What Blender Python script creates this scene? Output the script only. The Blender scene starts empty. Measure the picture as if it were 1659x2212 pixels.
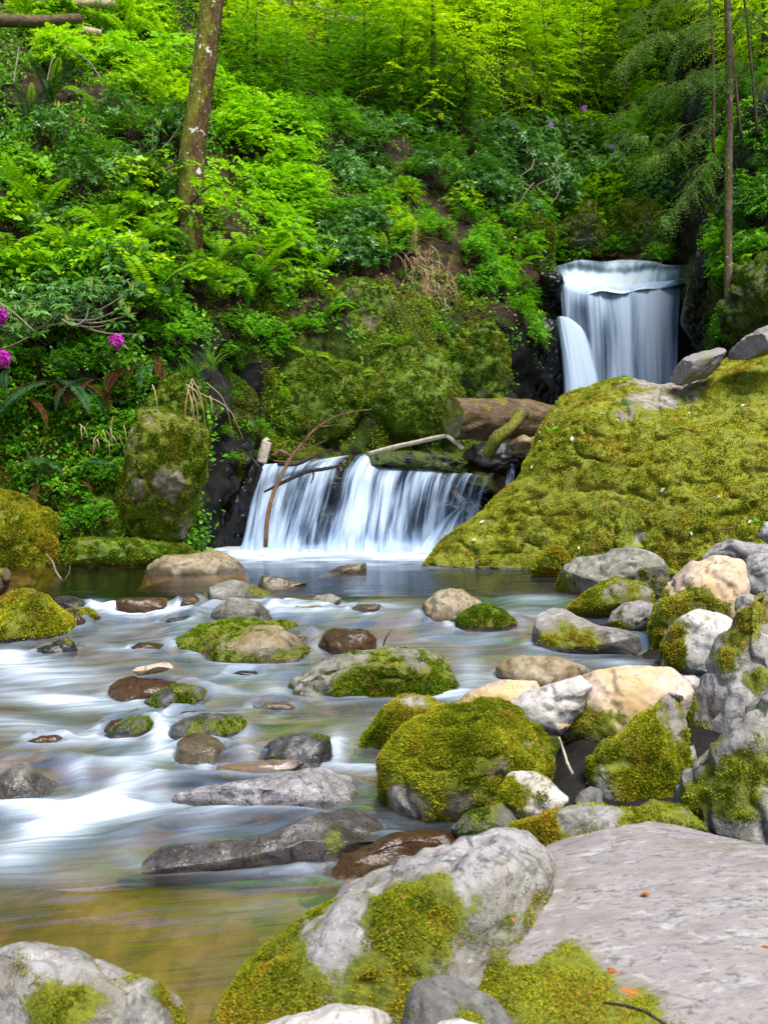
import bpy, math, random
import numpy as np
from mathutils import Vector, Euler, Matrix

# ------------------------------------------------------------------ camera, light, exposure
SC = bpy.context.scene
COL = SC.collection
FPX, CX, CY = 2200.0, 829.5, 1106.0          # focal length and centre in units of a 1659 x 2212 picture
PITCH = math.atan(106 / FPX)
CAM = np.array([0.0, 0.0, 1.4])
cd = bpy.data.cameras.new("camera")
cam = bpy.data.objects.new("camera", cd); COL.objects.link(cam)
cd.sensor_fit = 'VERTICAL'; cd.sensor_height = 36.0; cd.lens = FPX / 2212 * 36.0
cd.clip_start = 0.05; cd.clip_end = 600
cam.location = CAM; cam.rotation_euler = (math.pi / 2 - PITCH, 0, 0)
cd.dof.use_dof = True; cd.dof.focus_distance = 8.5; cd.dof.aperture_fstop = 4.0
SC.camera = cam

SUN_EL, SUN_AZ = math.radians(61), math.radians(148)     # azimuth from +Y towards +X
w = bpy.data.worlds.new("World"); SC.world = w; w.use_nodes = True
nt = w.node_tree
sky = nt.nodes.new('ShaderNodeTexSky'); sky.sky_type = 'NISHITA'; sky.sun_disc = False
sky.sun_elevation = SUN_EL; sky.sun_rotation = SUN_AZ
nt.links.new(sky.outputs[0], nt.nodes['Background'].inputs[0])
nt.nodes['Background'].inputs[1].default_value = 0.095
sl = bpy.data.lights.new("sun", 'SUN'); sl.energy = 3.2; sl.angle = math.radians(26); sl.color = (1.0, 0.95, 0.86)
sun = bpy.data.objects.new("sun", sl); COL.objects.link(sun)
sd = Vector((math.sin(SUN_AZ) * math.cos(SUN_EL), math.cos(SUN_AZ) * math.cos(SUN_EL), math.sin(SUN_EL)))
sun.rotation_euler = sd.to_track_quat('Z', 'Y').to_euler()
SC.view_settings.view_transform = 'Standard'; SC.view_settings.look = 'None'
SC.view_settings.exposure = 1.18; SC.view_settings.gamma = 1.0
SC.cycles.max_bounces = 8; SC.cycles.transparent_max_bounces = 16
SC.cycles.diffuse_bounces = 3; SC.cycles.glossy_bounces = 3; SC.cycles.transmission_bounces = 4
SC.cycles.use_denoising = True
SC.cycles.caustics_reflective = False; SC.cycles.caustics_refractive = False

# ------------------------------------------------------------------ projection helpers
cp, sp = math.cos(PITCH), math.sin(PITCH)
def ray(px, py):
    a = (np.asarray(px, float) - CX) / FPX; b = -(np.asarray(py, float) - CY) / FPX
    return np.stack([a + 0 * b, cp + b * sp, -sp + b * cp], -1)
def unproj(px, py, Y):
    d = ray(px, py)
    return CAM + d * (np.asarray(Y, float) / d[..., 1])[..., None]
def proj(P):
    v = np.asarray(P, float) - CAM
    f = v[..., 1] * cp - v[..., 2] * sp; u = v[..., 1] * sp + v[..., 2] * cp
    f = np.maximum(f, 1e-3)
    return CX + FPX * v[..., 0] / f, CY - FPX * u / f
def ppm(Y): return FPX / Y
REG = dict(A=(0, 0), B=(829.5, 0), C=(0, 552.6), D=(829.5, 552.6), E=(0, 1160.5), F=(829.5, 1160.5), G=(0, 1657.9), H=(829.5, 1657.9), P=None)
def R2P(r, pts):
    p = np.array(pts, float)
    return p if REG[r] is None else p * 0.5 + np.array(REG[r])

_ZY = [0, 3.0, 3.7, 4.5, 5.5, 6.5, 8, 9.8, 10.5, 40]
_ZZ = [-.72, -.70, -.68, -.65, -.58, -.45, -.30, -.15, 0, 0]
def zw(Y): return np.interp(Y, _ZY, _ZZ)
_ty = np.linspace(2.2, 18, 800)
_tp = proj(np.stack([0 * _ty, _ty, zw(_ty)], -1))[1]
def Ywater(py): return float(np.interp(-py, -_tp, _ty))

# ------------------------------------------------------------------ noise
def _hash(ix, iy, iz, s):
    h = (ix * 374761393 + iy * 668265263 + iz * 2147483647 + s * 1274126177) & 0xFFFFFFFF
    h = ((h ^ (h >> 13)) * 1274126177) & 0xFFFFFFFF
    h = ((h ^ (h >> 16)) * 2246822519) & 0xFFFFFFFF
    return ((h ^ (h >> 15)) & 0xFFFF) / 32767.5 - 1.0
def noise(P, seed=0):
    P = np.asarray(P, float); i = np.floor(P).astype(np.int64); f = P - i
    u = f * f * f * (f * (f * 6 - 15) + 10)
    out = 0
    for dx in (0, 1):
        wx = u[..., 0] if dx else 1 - u[..., 0]
        for dy in (0, 1):
            wy = u[..., 1] if dy else 1 - u[..., 1]
            for dz in (0, 1):
                wz = u[..., 2] if dz else 1 - u[..., 2]
                out = out + wx * wy * wz * _hash(i[..., 0] + dx, i[..., 1] + dy, i[..., 2] + dz, seed)
    return out
def fbm(P, seed=0, o=3, g=0.5):
    a, s, t = 1.0, 0, 0
    for k in range(o):
        s = s + a * noise(P * (2.03 ** k) + 17.3 * k, seed + k); t += a; a *= g
    return s / t
def sstep(a, b, x):
    t = np.clip((x - a) / (b - a), 0, 1); return t * t * (3 - 2 * t)

# ------------------------------------------------------------------ mesh helpers
def mesh(name, V, F, mat=None, attrs=None, smooth=True):
    """F: (m,3) or (m,4) int array, or a list of such arrays"""
    V = np.ascontiguousarray(V, np.float32)
    Fs = [np.asarray(f, np.int32) for f in (F if isinstance(F, list) else [F]) if len(f)]
    me = bpy.data.meshes.new(name)
    nl = sum(f.size for f in Fs); npoly = sum(len(f) for f in Fs)
    me.vertices.add(len(V)); me.vertices.foreach_set('co', V.ravel())
    me.loops.add(nl); me.polygons.add(npoly)
    me.loops.foreach_set('vertex_index', np.concatenate([f.ravel() for f in Fs]))
    st, s0 = [], 0
    for f in Fs:
        st.append(s0 + np.arange(len(f)) * f.shape[1]); s0 += f.size
    me.polygons.foreach_set('loop_start', np.concatenate(st).astype(np.int32))
    me.polygons.foreach_set('use_smooth', np.full(npoly, smooth))
    for k, a in (attrs or {}).items():
        a = np.ascontiguousarray(a, np.float32)
        if a.ndim == 1:
            me.attributes.new(k, 'FLOAT', 'POINT').data.foreach_set('value', a)
        else:
            me.attributes.new(k, 'FLOAT_VECTOR', 'POINT').data.foreach_set('vector', a.ravel())
    me.update(calc_edges=True); me.validate()
    if mat: me.materials.append(mat)
    return me
def obj(name, me, parent=None, loc=None):
    o = bpy.data.objects.new(name, me); COL.objects.link(o)
    if parent is not None: o.parent = parent
    if loc is not None: o.location = [float(v) for v in loc]
    return o
def tag(o, label=None, cat=None, group=None, kind=None):
    if label: o['label'] = label
    if cat: o['category'] = cat
    if group: o['group'] = group
    if kind: o['kind'] = kind
    return o
def empty(name, loc, label, cat, group=None):
    o = obj(name, None, None, loc); o.empty_display_size = 0.2
    return tag(o, label, cat, group)
def grid_faces(nu, nv, wrap=False):
    i, j = np.meshgrid(np.arange(nu if wrap else nu - 1), np.arange(nv - 1), indexing='ij')
    a = i * nv + j; b = ((i + 1) % nu) * nv + j
    return np.stack([a, b, b + 1, a + 1], -1).reshape(-1, 4)
def vnormals(V, F):
    n = np.zeros_like(V)
    a, b, c = V[F[:, 0]], V[F[:, 1]], V[F[:, 2]]
    fn = np.cross(b - a, c - a)
    for k in range(F.shape[1]): np.add.at(n, F[:, k], fn)
    return n / (np.linalg.norm(n, axis=1, keepdims=True) + 1e-12)
def tube(pts, rad, seg=8, rough=0.0, seed=0, caps=True):
    """bent tapered tube through pts (n,3); returns V, F(quads)"""
    P = np.asarray(pts, float); n = len(P)
    r = np.interp(np.linspace(0, 1, n), np.linspace(0, 1, len(np.atleast_1d(rad))), np.atleast_1d(rad))
    T = np.gradient(P, axis=0); T /= np.linalg.norm(T, axis=1, keepdims=True) + 1e-9
    up = np.array([0, 0, 1.0]) if abs(T[0, 2]) < .9 else np.array([1.0, 0, 0])
    V = np.zeros((n, seg, 3)); a = np.linspace(0, 2 * np.pi, seg, endpoint=False)
    x = np.cross(up, T[0]); x /= np.linalg.norm(x)
    for i in range(n):
        x = x - T[i] * np.dot(x, T[i]); x /= np.linalg.norm(x) + 1e-9
        y = np.cross(T[i], x)
        V[i] = P[i] + r[i] * (np.cos(a)[:, None] * x + np.sin(a)[:, None] * y)
    if rough:
        c = P[:, None, :]; d = V - c
        V = c + d * (1 + rough * fbm(V / (r.max() * 1.2), seed, 3))[..., None]
    Vf = V.transpose(1, 0, 2).reshape(-1, 3)        # seg x n
    F = grid_faces(seg, n, True)
    if caps:
        k = len(Vf); Vf = np.vstack([Vf, P[0], P[-1]])
        i = np.arange(seg); j = (i + 1) % seg
        F = [F, np.stack([np.full(seg, k), j * n, i * n], 1), np.stack([np.full(seg, k + 1), i * n + n - 1, j * n + n - 1], 1)]
    else: F = [F]
    return Vf, F
def spline(pts, n):
    P = np.asarray(pts, float)
    if len(P) < 3:
        t = np.linspace(0, 1, n)[:, None]; return P[0] * (1 - t) + P[-1] * t
    Q = np.vstack([2 * P[0] - P[1], P, 2 * P[-1] - P[-2]])
    out = []
    for t in np.linspace(0, len(P) - 1 - 1e-6, n):
        i = int(t); f = t - i; a, b, c, d = Q[i:i + 4]
        out.append(.5 * (2 * b + (c - a) * f + (2 * a - 5 * b + 4 * c - d) * f * f + (3 * b - a - 3 * c + d) * f ** 3))
    return np.array(out)
def merge(parts):
    """[(V, F or [F])] -> V, [F3, F4]"""
    Vs, F3, F4, k = [], [], [], 0
    for V, F in parts:
        for f in (F if isinstance(F, list) else [F]):
            (F3 if f.shape[1] == 3 else F4).append(f + k)
        Vs.append(V); k += len(V)
    return np.vstack(Vs), [np.vstack(f) for f in (F3, F4) if f]

# ------------------------------------------------------------------ materials
class NT:
    def __init__(s, name):
        s.m = bpy.data.materials.new(name); s.m.use_nodes = True; s.t = s.m.node_tree
        s.b = s.t.nodes['Principled BSDF']; s.out = s.t.nodes['Material Output']
    def n(s, typ, ins=None, **kw):
        x = s.t.nodes.new('ShaderNode' + typ)
        for k, v in kw.items(): setattr(x, k, v)
        for k, v in (ins or {}).items(): s.set(x.inputs[k], v)
        return x
    def set(s, sock, v):
        if isinstance(v, bpy.types.NodeSocket): s.t.links.new(v, sock)
        elif isinstance(v, (tuple, list)) and sock.type == 'RGBA' and len(v) == 3: sock.default_value = (*v, 1)
        else: sock.default_value = v
    def attr(s, name, out='Fac'): return s.n('Attribute', attribute_name=name).outputs[out]
    def noise(s, vec, scale, detail=4, rough=.55, dist=0.0, out=0):
        return s.n('TexNoise', {'Vector': vec, 'Scale': scale, 'Detail': detail, 'Roughness': rough, 'Distortion': dist}).outputs[out]
    def math(s, op, a, b=0.0, clamp=False):
        x = s.n('Math', operation=op, use_clamp=clamp); s.set(x.inputs[0], a); s.set(x.inputs[1], b); return x.outputs[0]
    def ramp(s, fac, stops, interp='LINEAR'):
        x = s.n('ValToRGB'); x.color_ramp.interpolation = interp; el = x.color_ramp.elements
        while len(el) < len(stops): el.new(0.5)
        for e, (p, c) in zip(el, stops):
            e.position = p; e.color = (*c, 1) if isinstance(c, (tuple, list)) else (c, c, c, 1)
        s.set(x.inputs[0], fac); return x.outputs[0]
    def mix(s, f, a, b, blend='MIX'):
        x = s.n('Mix', data_type='RGBA', blend_type=blend)
        s.set(x.inputs[0], f); s.set(x.inputs[6], a); s.set(x.inputs[7], b); return x.outputs[2]
    def range(s, v, a, b, c=0.0, d=1.0, smooth=False):
        x = s.n('MapRange', {'Value': v, 'From Min': a, 'From Max': b, 'To Min': c, 'To Max': d})
        if smooth: x.interpolation_type = 'SMOOTHSTEP'
        return x.outputs[0]
    def vscale(s, v, sc):
        x = s.n('Mapping'); s.set(x.inputs[0], v); x.inputs['Scale'].default_value = sc; return x.outputs[0]
    def pos(s): return s.n('NewGeometry').outputs['Position']
    def bump(s, h, strength, dist, normal=None):
        x = s.n('Bump', {'Height': h, 'Strength': strength, 'Distance': dist})
        if normal is not None: s.set(x.inputs['Normal'], normal)
        return x.outputs[0]
    def fin(s, color, rough=.7, normal=None, spec=.4):
        s.set(s.b.inputs['Base Color'], color); s.set(s.b.inputs['Roughness'], rough); s.b.inputs['Specular IOR Level'].default_value = spec
        if normal is not None: s.set(s.b.inputs['Normal'], normal)
        return s.m

MOSS_LO, MOSS_MID, MOSS_HI = (.035, .05, .003), (.13, .145, .006), (.25, .245, .012)
def rock_mat(name, c_dark, c_mid, c_lite, speck=0.25, lichen=0.3, scale=1.0, rough=.75, bump=.5, bands=0.0, tint=None, moss=None, dist=.6, crack=0.0):
    t = NT(name); p = t.pos()
    if bands: p2 = t.vscale(p, bands)
    else: p2 = t.vscale(p, (scale,) * 3)
    n1 = t.noise(p2, 2.2, 6, .62, dist); n2 = t.noise(p2, 9, 5, .65, .3); n3 = t.noise(p2, 42, 3, .7); n4 = t.noise(p2, 130, 2, .6)
    mixv = t.math('ADD', t.math('MULTIPLY', n1, .6), t.math('MULTIPLY', n2, .4))
    col = t.ramp(mixv, [(.33, c_dark), (.47, c_mid), (.6, c_lite)])
    if tint is not None:
        col = t.mix(t.range(t.noise(p2, 1.3, 3, .5, .5), .45, .62, 0, .85), col, tint)
    # lichen crusts: pale flat patches with irregular edges
    li = t.range(t.math('ADD', t.noise(p2, 5.5, 5, .6, .8), t.math('MULTIPLY', n3, .25)), .70, .76, 0, lichen)
    col = t.mix(li, col, (.62, .63, .60))
    dk = t.range(t.math('ADD', t.noise(p2, 16, 5, .7, .5), t.math('MULTIPLY', n1, .35)), .70, .84, 0, .8); col = t.mix(dk, col, tuple(c * .35 for c in c_dark))
    sp = t.range(n3, .56, .66, 0, speck); col = t.mix(sp, col, tuple(c * .30 for c in c_dark))
    sp2 = t.range(n4, .58, .68, 0, speck * .8); col = t.mix(sp2, col, tuple(min(1, c * 1.45) for c in c_lite))
    if crack:
        wv_ = t.n('VectorMath', operation='ADD', ins={0: p2, 1: t.n('VectorMath', {0: t.noise(p2, 3.5, 4, .6, 0, 1), 1: (.35, .35, .35)}, operation='MULTIPLY').outputs[0]}).outputs[0]
        ed = t.n('TexVoronoi', {'Vector': wv_, 'Scale': 1.9}, feature='DISTANCE_TO_EDGE').outputs['Distance']
        ck = t.math('MULTIPLY', t.range(ed, .0, .022, 1, 0), t.range(t.noise(p2, 1.7, 2), .42, .55)); col = t.mix(t.math('MULTIPLY', ck, crack), col, tuple(c * .22 for c in c_dark))
    # moss growing on the stone
    ms = t.attr('moss')
    mf = t.range(t.math('ADD', ms, t.math('MULTIPLY', t.math('SUBTRACT', t.noise(p2, 14, 5, .7), .5), .75)), .42, .60, 0, 1, True)
    mn = t.noise(p, 30, 5, .75); mm = t.noise(p, 3.2, 3, .6, .4)
    ma = moss or (MOSS_LO, MOSS_MID, MOSS_HI)
    mcol = t.ramp(t.math('ADD', t.math('MULTIPLY', mn, .7), t.math('MULTIPLY', mm, .3)), [(.34, ma[0]), (.52, ma[1]), (.68, ma[2])])
    mcol = t.mix(t.range(t.noise(p, 6, 3, .6), .55, .72, 0, .6), mcol, (.10, .055, .012))
    al = t.range(t.math('ADD', ms, t.math('MULTIPLY', t.math('SUBTRACT', t.noise(p2, 4, 5, .7, .4), .5), 1.1)), .02, .50, 0, .72)
    col = t.mix(al, col, t.mix(.6, col, (c_mid[0] * .62, c_mid[1] * .58, c_mid[2] * .24)))
    wet = t.attr('wet')
    wcol = t.mix(t.math('MULTIPLY', t.math('MINIMUM', wet, 1.0), .8), col, t.mix(1.0, col, (.15, .13, .11), 'MULTIPLY'))
    sub = t.range(wet, 1.0, 2.0, 0, .85); wcol = t.mix(sub, wcol, t.ramp(n1, [(.35, (.10, .065, .025)), (.65, (.30, .21, .09))]))
    c = t.mix(mf, wcol, mcol)
    h = t.math('ADD', t.math('ADD', t.math('MULTIPLY', n2, .6), t.math('MULTIPLY', n3, .22)), t.math('ADD', t.math('MULTIPLY', n4, .08), t.math('MULTIPLY', t.math('MULTIPLY', mf, mn), 1.1)))
    r = t.math('SUBTRACT', rough, t.math('MULTIPLY', t.math('MULTIPLY', t.math('MINIMUM', wet, 1.0), t.math('SUBTRACT', 1.0, mf)), rough - .18))
    return t.fin(c, r, t.bump(h, bump, .045), .35)

M = {}
M['granite'] = rock_mat('grey granite', (.10, .092, .09), (.215, .20, .198), (.335, .315, .315), .4, .38, crack=.8)
M['pale'] = rock_mat('pale stone', (.24, .215, .19), (.40, .37, .34), (.54, .505, .475), .22, .35, crack=.6)
M['peach'] = rock_mat('peach stone', (.33, .25, .19), (.47, .36, .29), (.56, .46, .40), .10, .15, tint=(.50, .33, .13), bump=.25)
M['lilac'] = rock_mat('lilac grey slab stone', (.185, .162, .155), (.232, .206, .202), (.285, .26, .255), .24, .26, bands=(1.1, 3.0, 2.6), bump=.22, dist=.35, crack=.5)
M['dark'] = rock_mat('dark stone', (.05, .047, .043), (.10, .093, .085), (.16, .15, .14), .2, .12)
M['grey'] = rock_mat('green grey stone', (.075, .072, .055), (.16, .152, .122), (.27, .258, .215), .3, .25)
M['tan'] = rock_mat('tan river stone', (.10, .065, .03), (.22, .165, .09), (.34, .29, .20), .3, .15, rough=.45)
M['brown'] = rock_mat('wet brown stone', (.06, .030, .012), (.15, .075, .025), (.25, .15, .07), .3, .06, rough=.25)
M['speck'] = rock_mat('speckled wet granite', (.06, .05, .042), (.165, .148, .147), (.30, .285, .30), .85, .3, rough=.35)
M['slate'] = rock_mat('dark wet stone', (.022, .020, .020), (.06, .057, .058), (.15, .15, .165), .5, .2, rough=.3)
M['mossrock'] = rock_mat('moss covered rock', (.10, .085, .06), (.22, .19, .15), (.36, .33, .30), .2, .3)
M['outcrop'] = rock_mat('moss covered outcrop rock', (.10, .085, .06), (.22, .19, .15), (.36, .33, .30), .2, .3, moss=((.045, .065, .003), (.19, .21, .008), (.34, .32, .016)))
M['cliff'] = rock_mat('wet shade-darkened cliff rock', (.005, .005, .005), (.012, .012, .012), (.028, .027, .028), .1, 0, rough=.35, moss=((.01, .02, .002), (.045, .075, .004), (.10, .13, .008)))  # dark wet rock, with shade of overhang and trees darkened into its colours
M['gmoss'] = rock_mat('green moss bank', (.05, .04, .025), (.10, .08, .05), (.16, .14, .10), .2, .1, moss=((.025, .05, .002), (.09, .16, .006), (.20, .26, .012)))

def moss_leaf(name, lo, mid, hi):
    t = NT(name)
    c = t.ramp(t.attr('rnd'), [(0, lo), (.5, mid), (1, hi)]); p = t.pos()
    c = t.mix(t.range(t.noise(p, 2.3, 4, .6, .5), .50, .64, 0, .7), c, (hi[0] * .75, hi[1] * .50, hi[2] * .5))
    c = t.mix(t.range(t.noise(p, 5.5, 4, .6, .5), .53, .66, 0, .8), c, (lo[0] * .9, lo[1] * 1.2, lo[2]))
    t.fin(c, .8, None, .15)
    tr = t.n('BsdfTranslucent', {'Color': c}); mx = t.n('MixShader', {0: .3, 1: t.b.outputs[0], 2: tr.outputs[0]})
    t.t.links.new(mx.outputs[0], t.out.inputs[0]); return t.m
M['moss'] = moss_leaf('yellow green moss', (.085, .105, .004), (.32, .345, .012), (.60, .57, .045))
M['mossy'] = moss_leaf('sunny yellow moss', (.09, .115, .005), (.35, .375, .014), (.64, .58, .05))
M['mossg'] = moss_leaf('deep green moss', (.035, .075, .003), (.14, .23, .008), (.30, .38, .02))
# ------------------------------------------------------------------ the hillside (one sheet round the ravine)
HC = np.array([-900, -300, 0, 200, 380, 450, 480, 560, 700, 850, 1000, 1090, 1150, 1200, 1480, 1500, 1560, 1659, 1900, 2600], float)
HR = np.array([-1200, -500, -150, 0, 150, 300, 400, 500, 600, 700, 850, 950, 1100, 1290], float)
HD = np.array([
 [40, 42, 44, 46, 48, 50, 51, 54, 60, 62, 64, 64, 64, 64, 60, 56, 50, 44, 38, 30],
 [30, 32, 34, 35, 37, 39, 40, 43, 48, 52, 55, 57, 57, 57, 50, 46, 40, 34, 28, 22],
 [22, 24, 25, 26, 27.5, 29, 30, 33, 38, 42, 46, 48, 49, 49, 42, 38, 33, 28, 23, 18],
 [19, 21, 22, 23, 24.5, 26, 27, 29, 33, 37, 41, 43, 44, 44, 38, 34, 29, 24.5, 20, 16],
 [17.5, 19, 19.5, 20.5, 21.5, 22.5, 23.5, 25, 28, 31, 34, 36, 38, 38, 33, 30, 26, 22, 18, 15],
 [16, 17, 17.5, 18, 19, 19.8, 20.3, 21.2, 22.8, 24, 25.5, 27, 30, 31, 29, 26, 22.5, 20, 17, 14.3],
 [15.5, 16.2, 16.6, 17, 17.7, 18.4, 19, 20, 21.4, 22.3, 23.5, 25, 28, 29.5, 28, 24.5, 21.5, 19.5, 16.6, 14],
 [15, 15.6, 15.9, 16.2, 16.7, 17.3, 18, 19, 20.3, 21, 21.8, 23, 26.5, 28, 27.5, 23.5, 20.8, 19, 16.3, 13.8],
 [14.7, 15.2, 15.4, 15.7, 16, 16.6, 17.2, 18.3, 19.5, 20, 20.6, 21.8, 24.6, 27, 26.5, 22.8, 20.3, 18.6, 16, 13.6],
 [14.5, 15, 15.1, 15.3, 15.5, 16, 17, 18, 19, 19.3, 19.8, 21.2, 24, 26, 25, 22.3, 20, 18.3, 15.8, 13.5],
 [14.3, 14.7, 14.8, 15, 15.1, 15.5, 17, 17.8, 18.5, 18.7, 19.2, 20.8, 24, 25, 24.5, 22.3, 20, 18, 15.5, 13.4],
 [14.2, 14.6, 14.7, 14.8, 14.9, 15.3, 17, 17.7, 18.1, 18.2, 18.8, 20.5, 24, 25, 24.5, 22.3, 20, 18, 15.5, 13.4],
 [14.1, 14.5, 14.5, 14.6, 14.7, 15.2, 17, 17.6, 17.9, 18, 18.5, 20, 24, 25, 24.5, 22.3, 20, 18, 15.5, 13.4],
 [14, 14.3, 14.3, 14.4, 14.5, 15, 17, 17.6, 17.9, 18, 18.5, 20, 24, 25, 24.5, 22.3, 20, 18, 15.5, 13.4]])
gx = np.concatenate([np.linspace(-900, -60, 50), np.arange(-50, 1720, 7.0), np.linspace(1725, 2600, 50)])
gy = np.concatenate([np.linspace(-1200, -60, 70), np.arange(-50, 1295, 7.0)])
tmp = np.array([np.interp(gx, HC, r) for r in HD])
HG = np.array([np.interp(gy, HR, tmp[:, k]) for k in range(len(gx))]).T       # gy x gx
for _ in range(5):
    HG[1:-1] = (HG[:-2] + 2 * HG[1:-1] + HG[2:]) / 4
    HG[:, 1:-1] = (HG[:, :-2] + 2 * HG[:, 1:-1] + HG[:, 2:]) / 4
GX, GY = np.meshgrid(gx, gy)
HP = unproj(GX, GY, HG)
du = np.gradient(HP, axis=1); dv = np.gradient(HP, axis=0)
HN = np.cross(du, dv); HN /= np.linalg.norm(HN, axis=-1, keepdims=True) + 1e-9
HN[HN[..., 1] > 0] *= -1
lump = np.clip(fbm(HP * .75, 5, 3), -1, 1); l2 = fbm(HP * 2.3, 9, 3)
low = sstep(500, 700, GY)
HP = HP + HN * (lump * .55 + l2 * (.12 + .16 * low) + np.abs(fbm(HP * 1.4, 31, 2)) * .25 * low)[..., None]
# how mossy: cliffs above the lower fall and beside the upper fall are green, the upper slopes are soil and leaf litter
mossy = .36 + .22 * sstep(620, 760, GY) * sstep(470, 560, GX) * (1 - sstep(1040, 1120, GX)) + .12 * sstep(550, 900, GY) * (1 - sstep(400, 470, GX))
mossy = mossy - .35 * sstep(440, 462, GX) * (1 - sstep(540, 570, GX)) * sstep(760, 830, GY) - .28 * sstep(1060, 1110, GX) * (1 - sstep(1230, 1260, GX)) * sstep(560, 640, GY)  # cleft shade put into the colour: less moss, so near-black crag shows
mossy = mossy + .15 * fbm(HP * .9, 77, 3) + .12 * sstep(1480, 1520, GX) * sstep(350, 500, GY) - .16 * sstep(1590, 1620, GX) * (1 - sstep(350, 480, GY)) * sstep(120, 200, GY)
rockiness = sstep(1470, 1500, GX) * sstep(100, 250, GY) + sstep(600, 760, GY)
t = NT('earth and moss hillside'); p = t.pos()
soil = t.ramp(t.noise(p, 3.0, 6, .65, .4), [(.3, (.006, .004, .002)), (.5, (.022, .013, .006)), (.68, (.055, .034, .018))])
lit = t.n('TexVoronoi', {'Vector': p, 'Scale': 11.0}).outputs['Color']
soil = t.mix(t.range(t.noise(lit, 5, 2), .5, .6, 0, .5), soil, (.085, .048, .026))
crag = t.ramp(t.noise(p, 2.2, 7, .65, .8), [(.32, (.004, .004, .004)), (.52, (.014, .013, .012)), (.7, (.045, .042, .038))])
base = t.mix(t.range(t.math('ADD', t.attr('crag'), t.noise(p, 1.7, 4)), 1.0, 1.3), soil, crag)
mn = t.noise(p, 26, 5, .75); mm = t.noise(p, 1.6, 4, .6, .5)
mcol = t.ramp(t.math('ADD', t.math('MULTIPLY', mn, .5), t.math('MULTIPLY', mm, .5)), [(.36, (.010, .022, .002)), (.5, (.05, .085, .004)), (.64, (.17, .20, .010))])
mf = t.range(t.math('ADD', t.attr('moss'), t.math('MULTIPLY', t.math('SUBTRACT', t.noise(p, 3.5, 6, .7, .4), .5), .9)), .40, .54, 0, 1, True)
hh = t.math('ADD', t.math('MULTIPLY', t.noise(p, 6, 6, .7), .8), t.math('MULTIPLY', t.math('MULTIPLY', mf, mn), .5))
t.fin(t.mix(mf, base, mcol), .85, t.bump(hh, .8, .15), .2)
me = mesh('hillside', HP.reshape(-1, 3), grid_faces(len(gy), len(gx)), t.m, dict(moss=mossy.ravel(), crag=np.clip(rockiness, 0, 1).ravel()))
tag(obj('hillside', me), 'steep wooded hillside of moss, soil and dark rock round the ravine', 'hillside', None, 'structure')
def hs(px, py):
    """point and normal of the hillside where the ray through px, py meets it"""
    i = np.clip(np.interp(px, gx, np.arange(len(gx))), 0, len(gx) - 1.001); j = np.clip(np.interp(py, gy, np.arange(len(gy))), 0, len(gy) - 1.001)
    i0, j0 = np.floor(i).astype(int), np.floor(j).astype(int); fi, fj = (i - i0)[..., None], (j - j0)[..., None]
    f = lambda A: (A[j0, i0] * (1 - fi) + A[j0, i0 + 1] * fi) * (1 - fj) + (A[j0 + 1, i0] * (1 - fi) + A[j0 + 1, i0 + 1] * fi) * fj
    n = f(HN); return f(HP), n / np.linalg.norm(n, axis=-1, keepdims=True)

# ------------------------------------------------------------------ stream bed and right bank ground
bx = np.concatenate([np.linspace(-30, -6.2, 20), np.linspace(-6, 6, 150), np.linspace(6.3, 30, 20)])
by = np.concatenate([np.linspace(-12, 2, 20), np.linspace(2.2, 18, 200), np.linspace(18.5, 40, 12)])
BX, BY = np.meshgrid(bx, by)
bank = np.interp(BY, [0, 3.5, 5, 6, 7.5, 9, 12, 13.5, 18], [.1, -.05, .15, .55, 1.0, 1.5, 2.2, 2.4, 3])
rise = .30 * sstep(.25, .6, BX - bank) * sstep(8, 6.5, BY) * sstep(4.6, 5.1, BY) - .12 * sstep(0, .5, BX - bank) * sstep(5.1, 4.6, BY) + sstep(0, .8, BX - bank - .3) * .18 * sstep(7, 8.5, BY) + np.clip(BX - bank - .8, 0, 30) * .10 * sstep(6.5, 9, BY) + np.clip(BX - bank - 3, 0, 30) * .3 - sstep(15.2, 16.2, BY) * .5
deep = .17 + .22 * sstep(4.9, 4.2, BY) + .45 * sstep(10.6, 11.6, BY)
P3 = np.stack([BX, BY, 0 * BX], -1)
bz = zw(BY) - deep + rise + .08 * fbm(P3 * 1.6, 3, 3) * (1 + 1.2 * (deep > .3))
t = NT('gravel stream bed'); p = t.pos()
vo = t.n('TexVoronoi', {'Vector': t.math and p, 'Scale': 7.0}); vc = t.noise(vo.outputs['Color'], 3, 1)
c = t.ramp(t.math('ADD', t.math('MULTIPLY', t.noise(p, 2.0, 5, .6, .5), .7), t.math('MULTIPLY', vc, .3)), [(.34, (.06, .037, .017)), (.5, (.185, .118, .05)), (.66, (.33, .235, .115))])
c = t.mix(t.range(t.noise(p, 1.1, 3, .5), .55, .7, 0, .55), c, (.07, .06, .022))
t.fin(c, .7, t.bump(t.math('ADD', vo.outputs['Distance'], t.noise(p, 15, 4)), .5, .04), .3)
drk = t.attr('bank'); c2 = t.ramp(t.noise(p, 6, 5, .6), [(.35, (.003, .0025, .002)), (.65, (.010, .008, .005))])  # near black: shade of the gaps between boulders put into the ground colour
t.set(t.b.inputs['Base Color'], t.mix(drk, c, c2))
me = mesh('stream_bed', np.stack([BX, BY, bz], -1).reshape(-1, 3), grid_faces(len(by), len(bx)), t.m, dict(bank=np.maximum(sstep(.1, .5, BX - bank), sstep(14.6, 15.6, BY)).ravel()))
tag(obj('stream_bed', me), 'golden brown gravel and sand bed under the clear stream', 'stream bed', None, 'structure')

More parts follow.
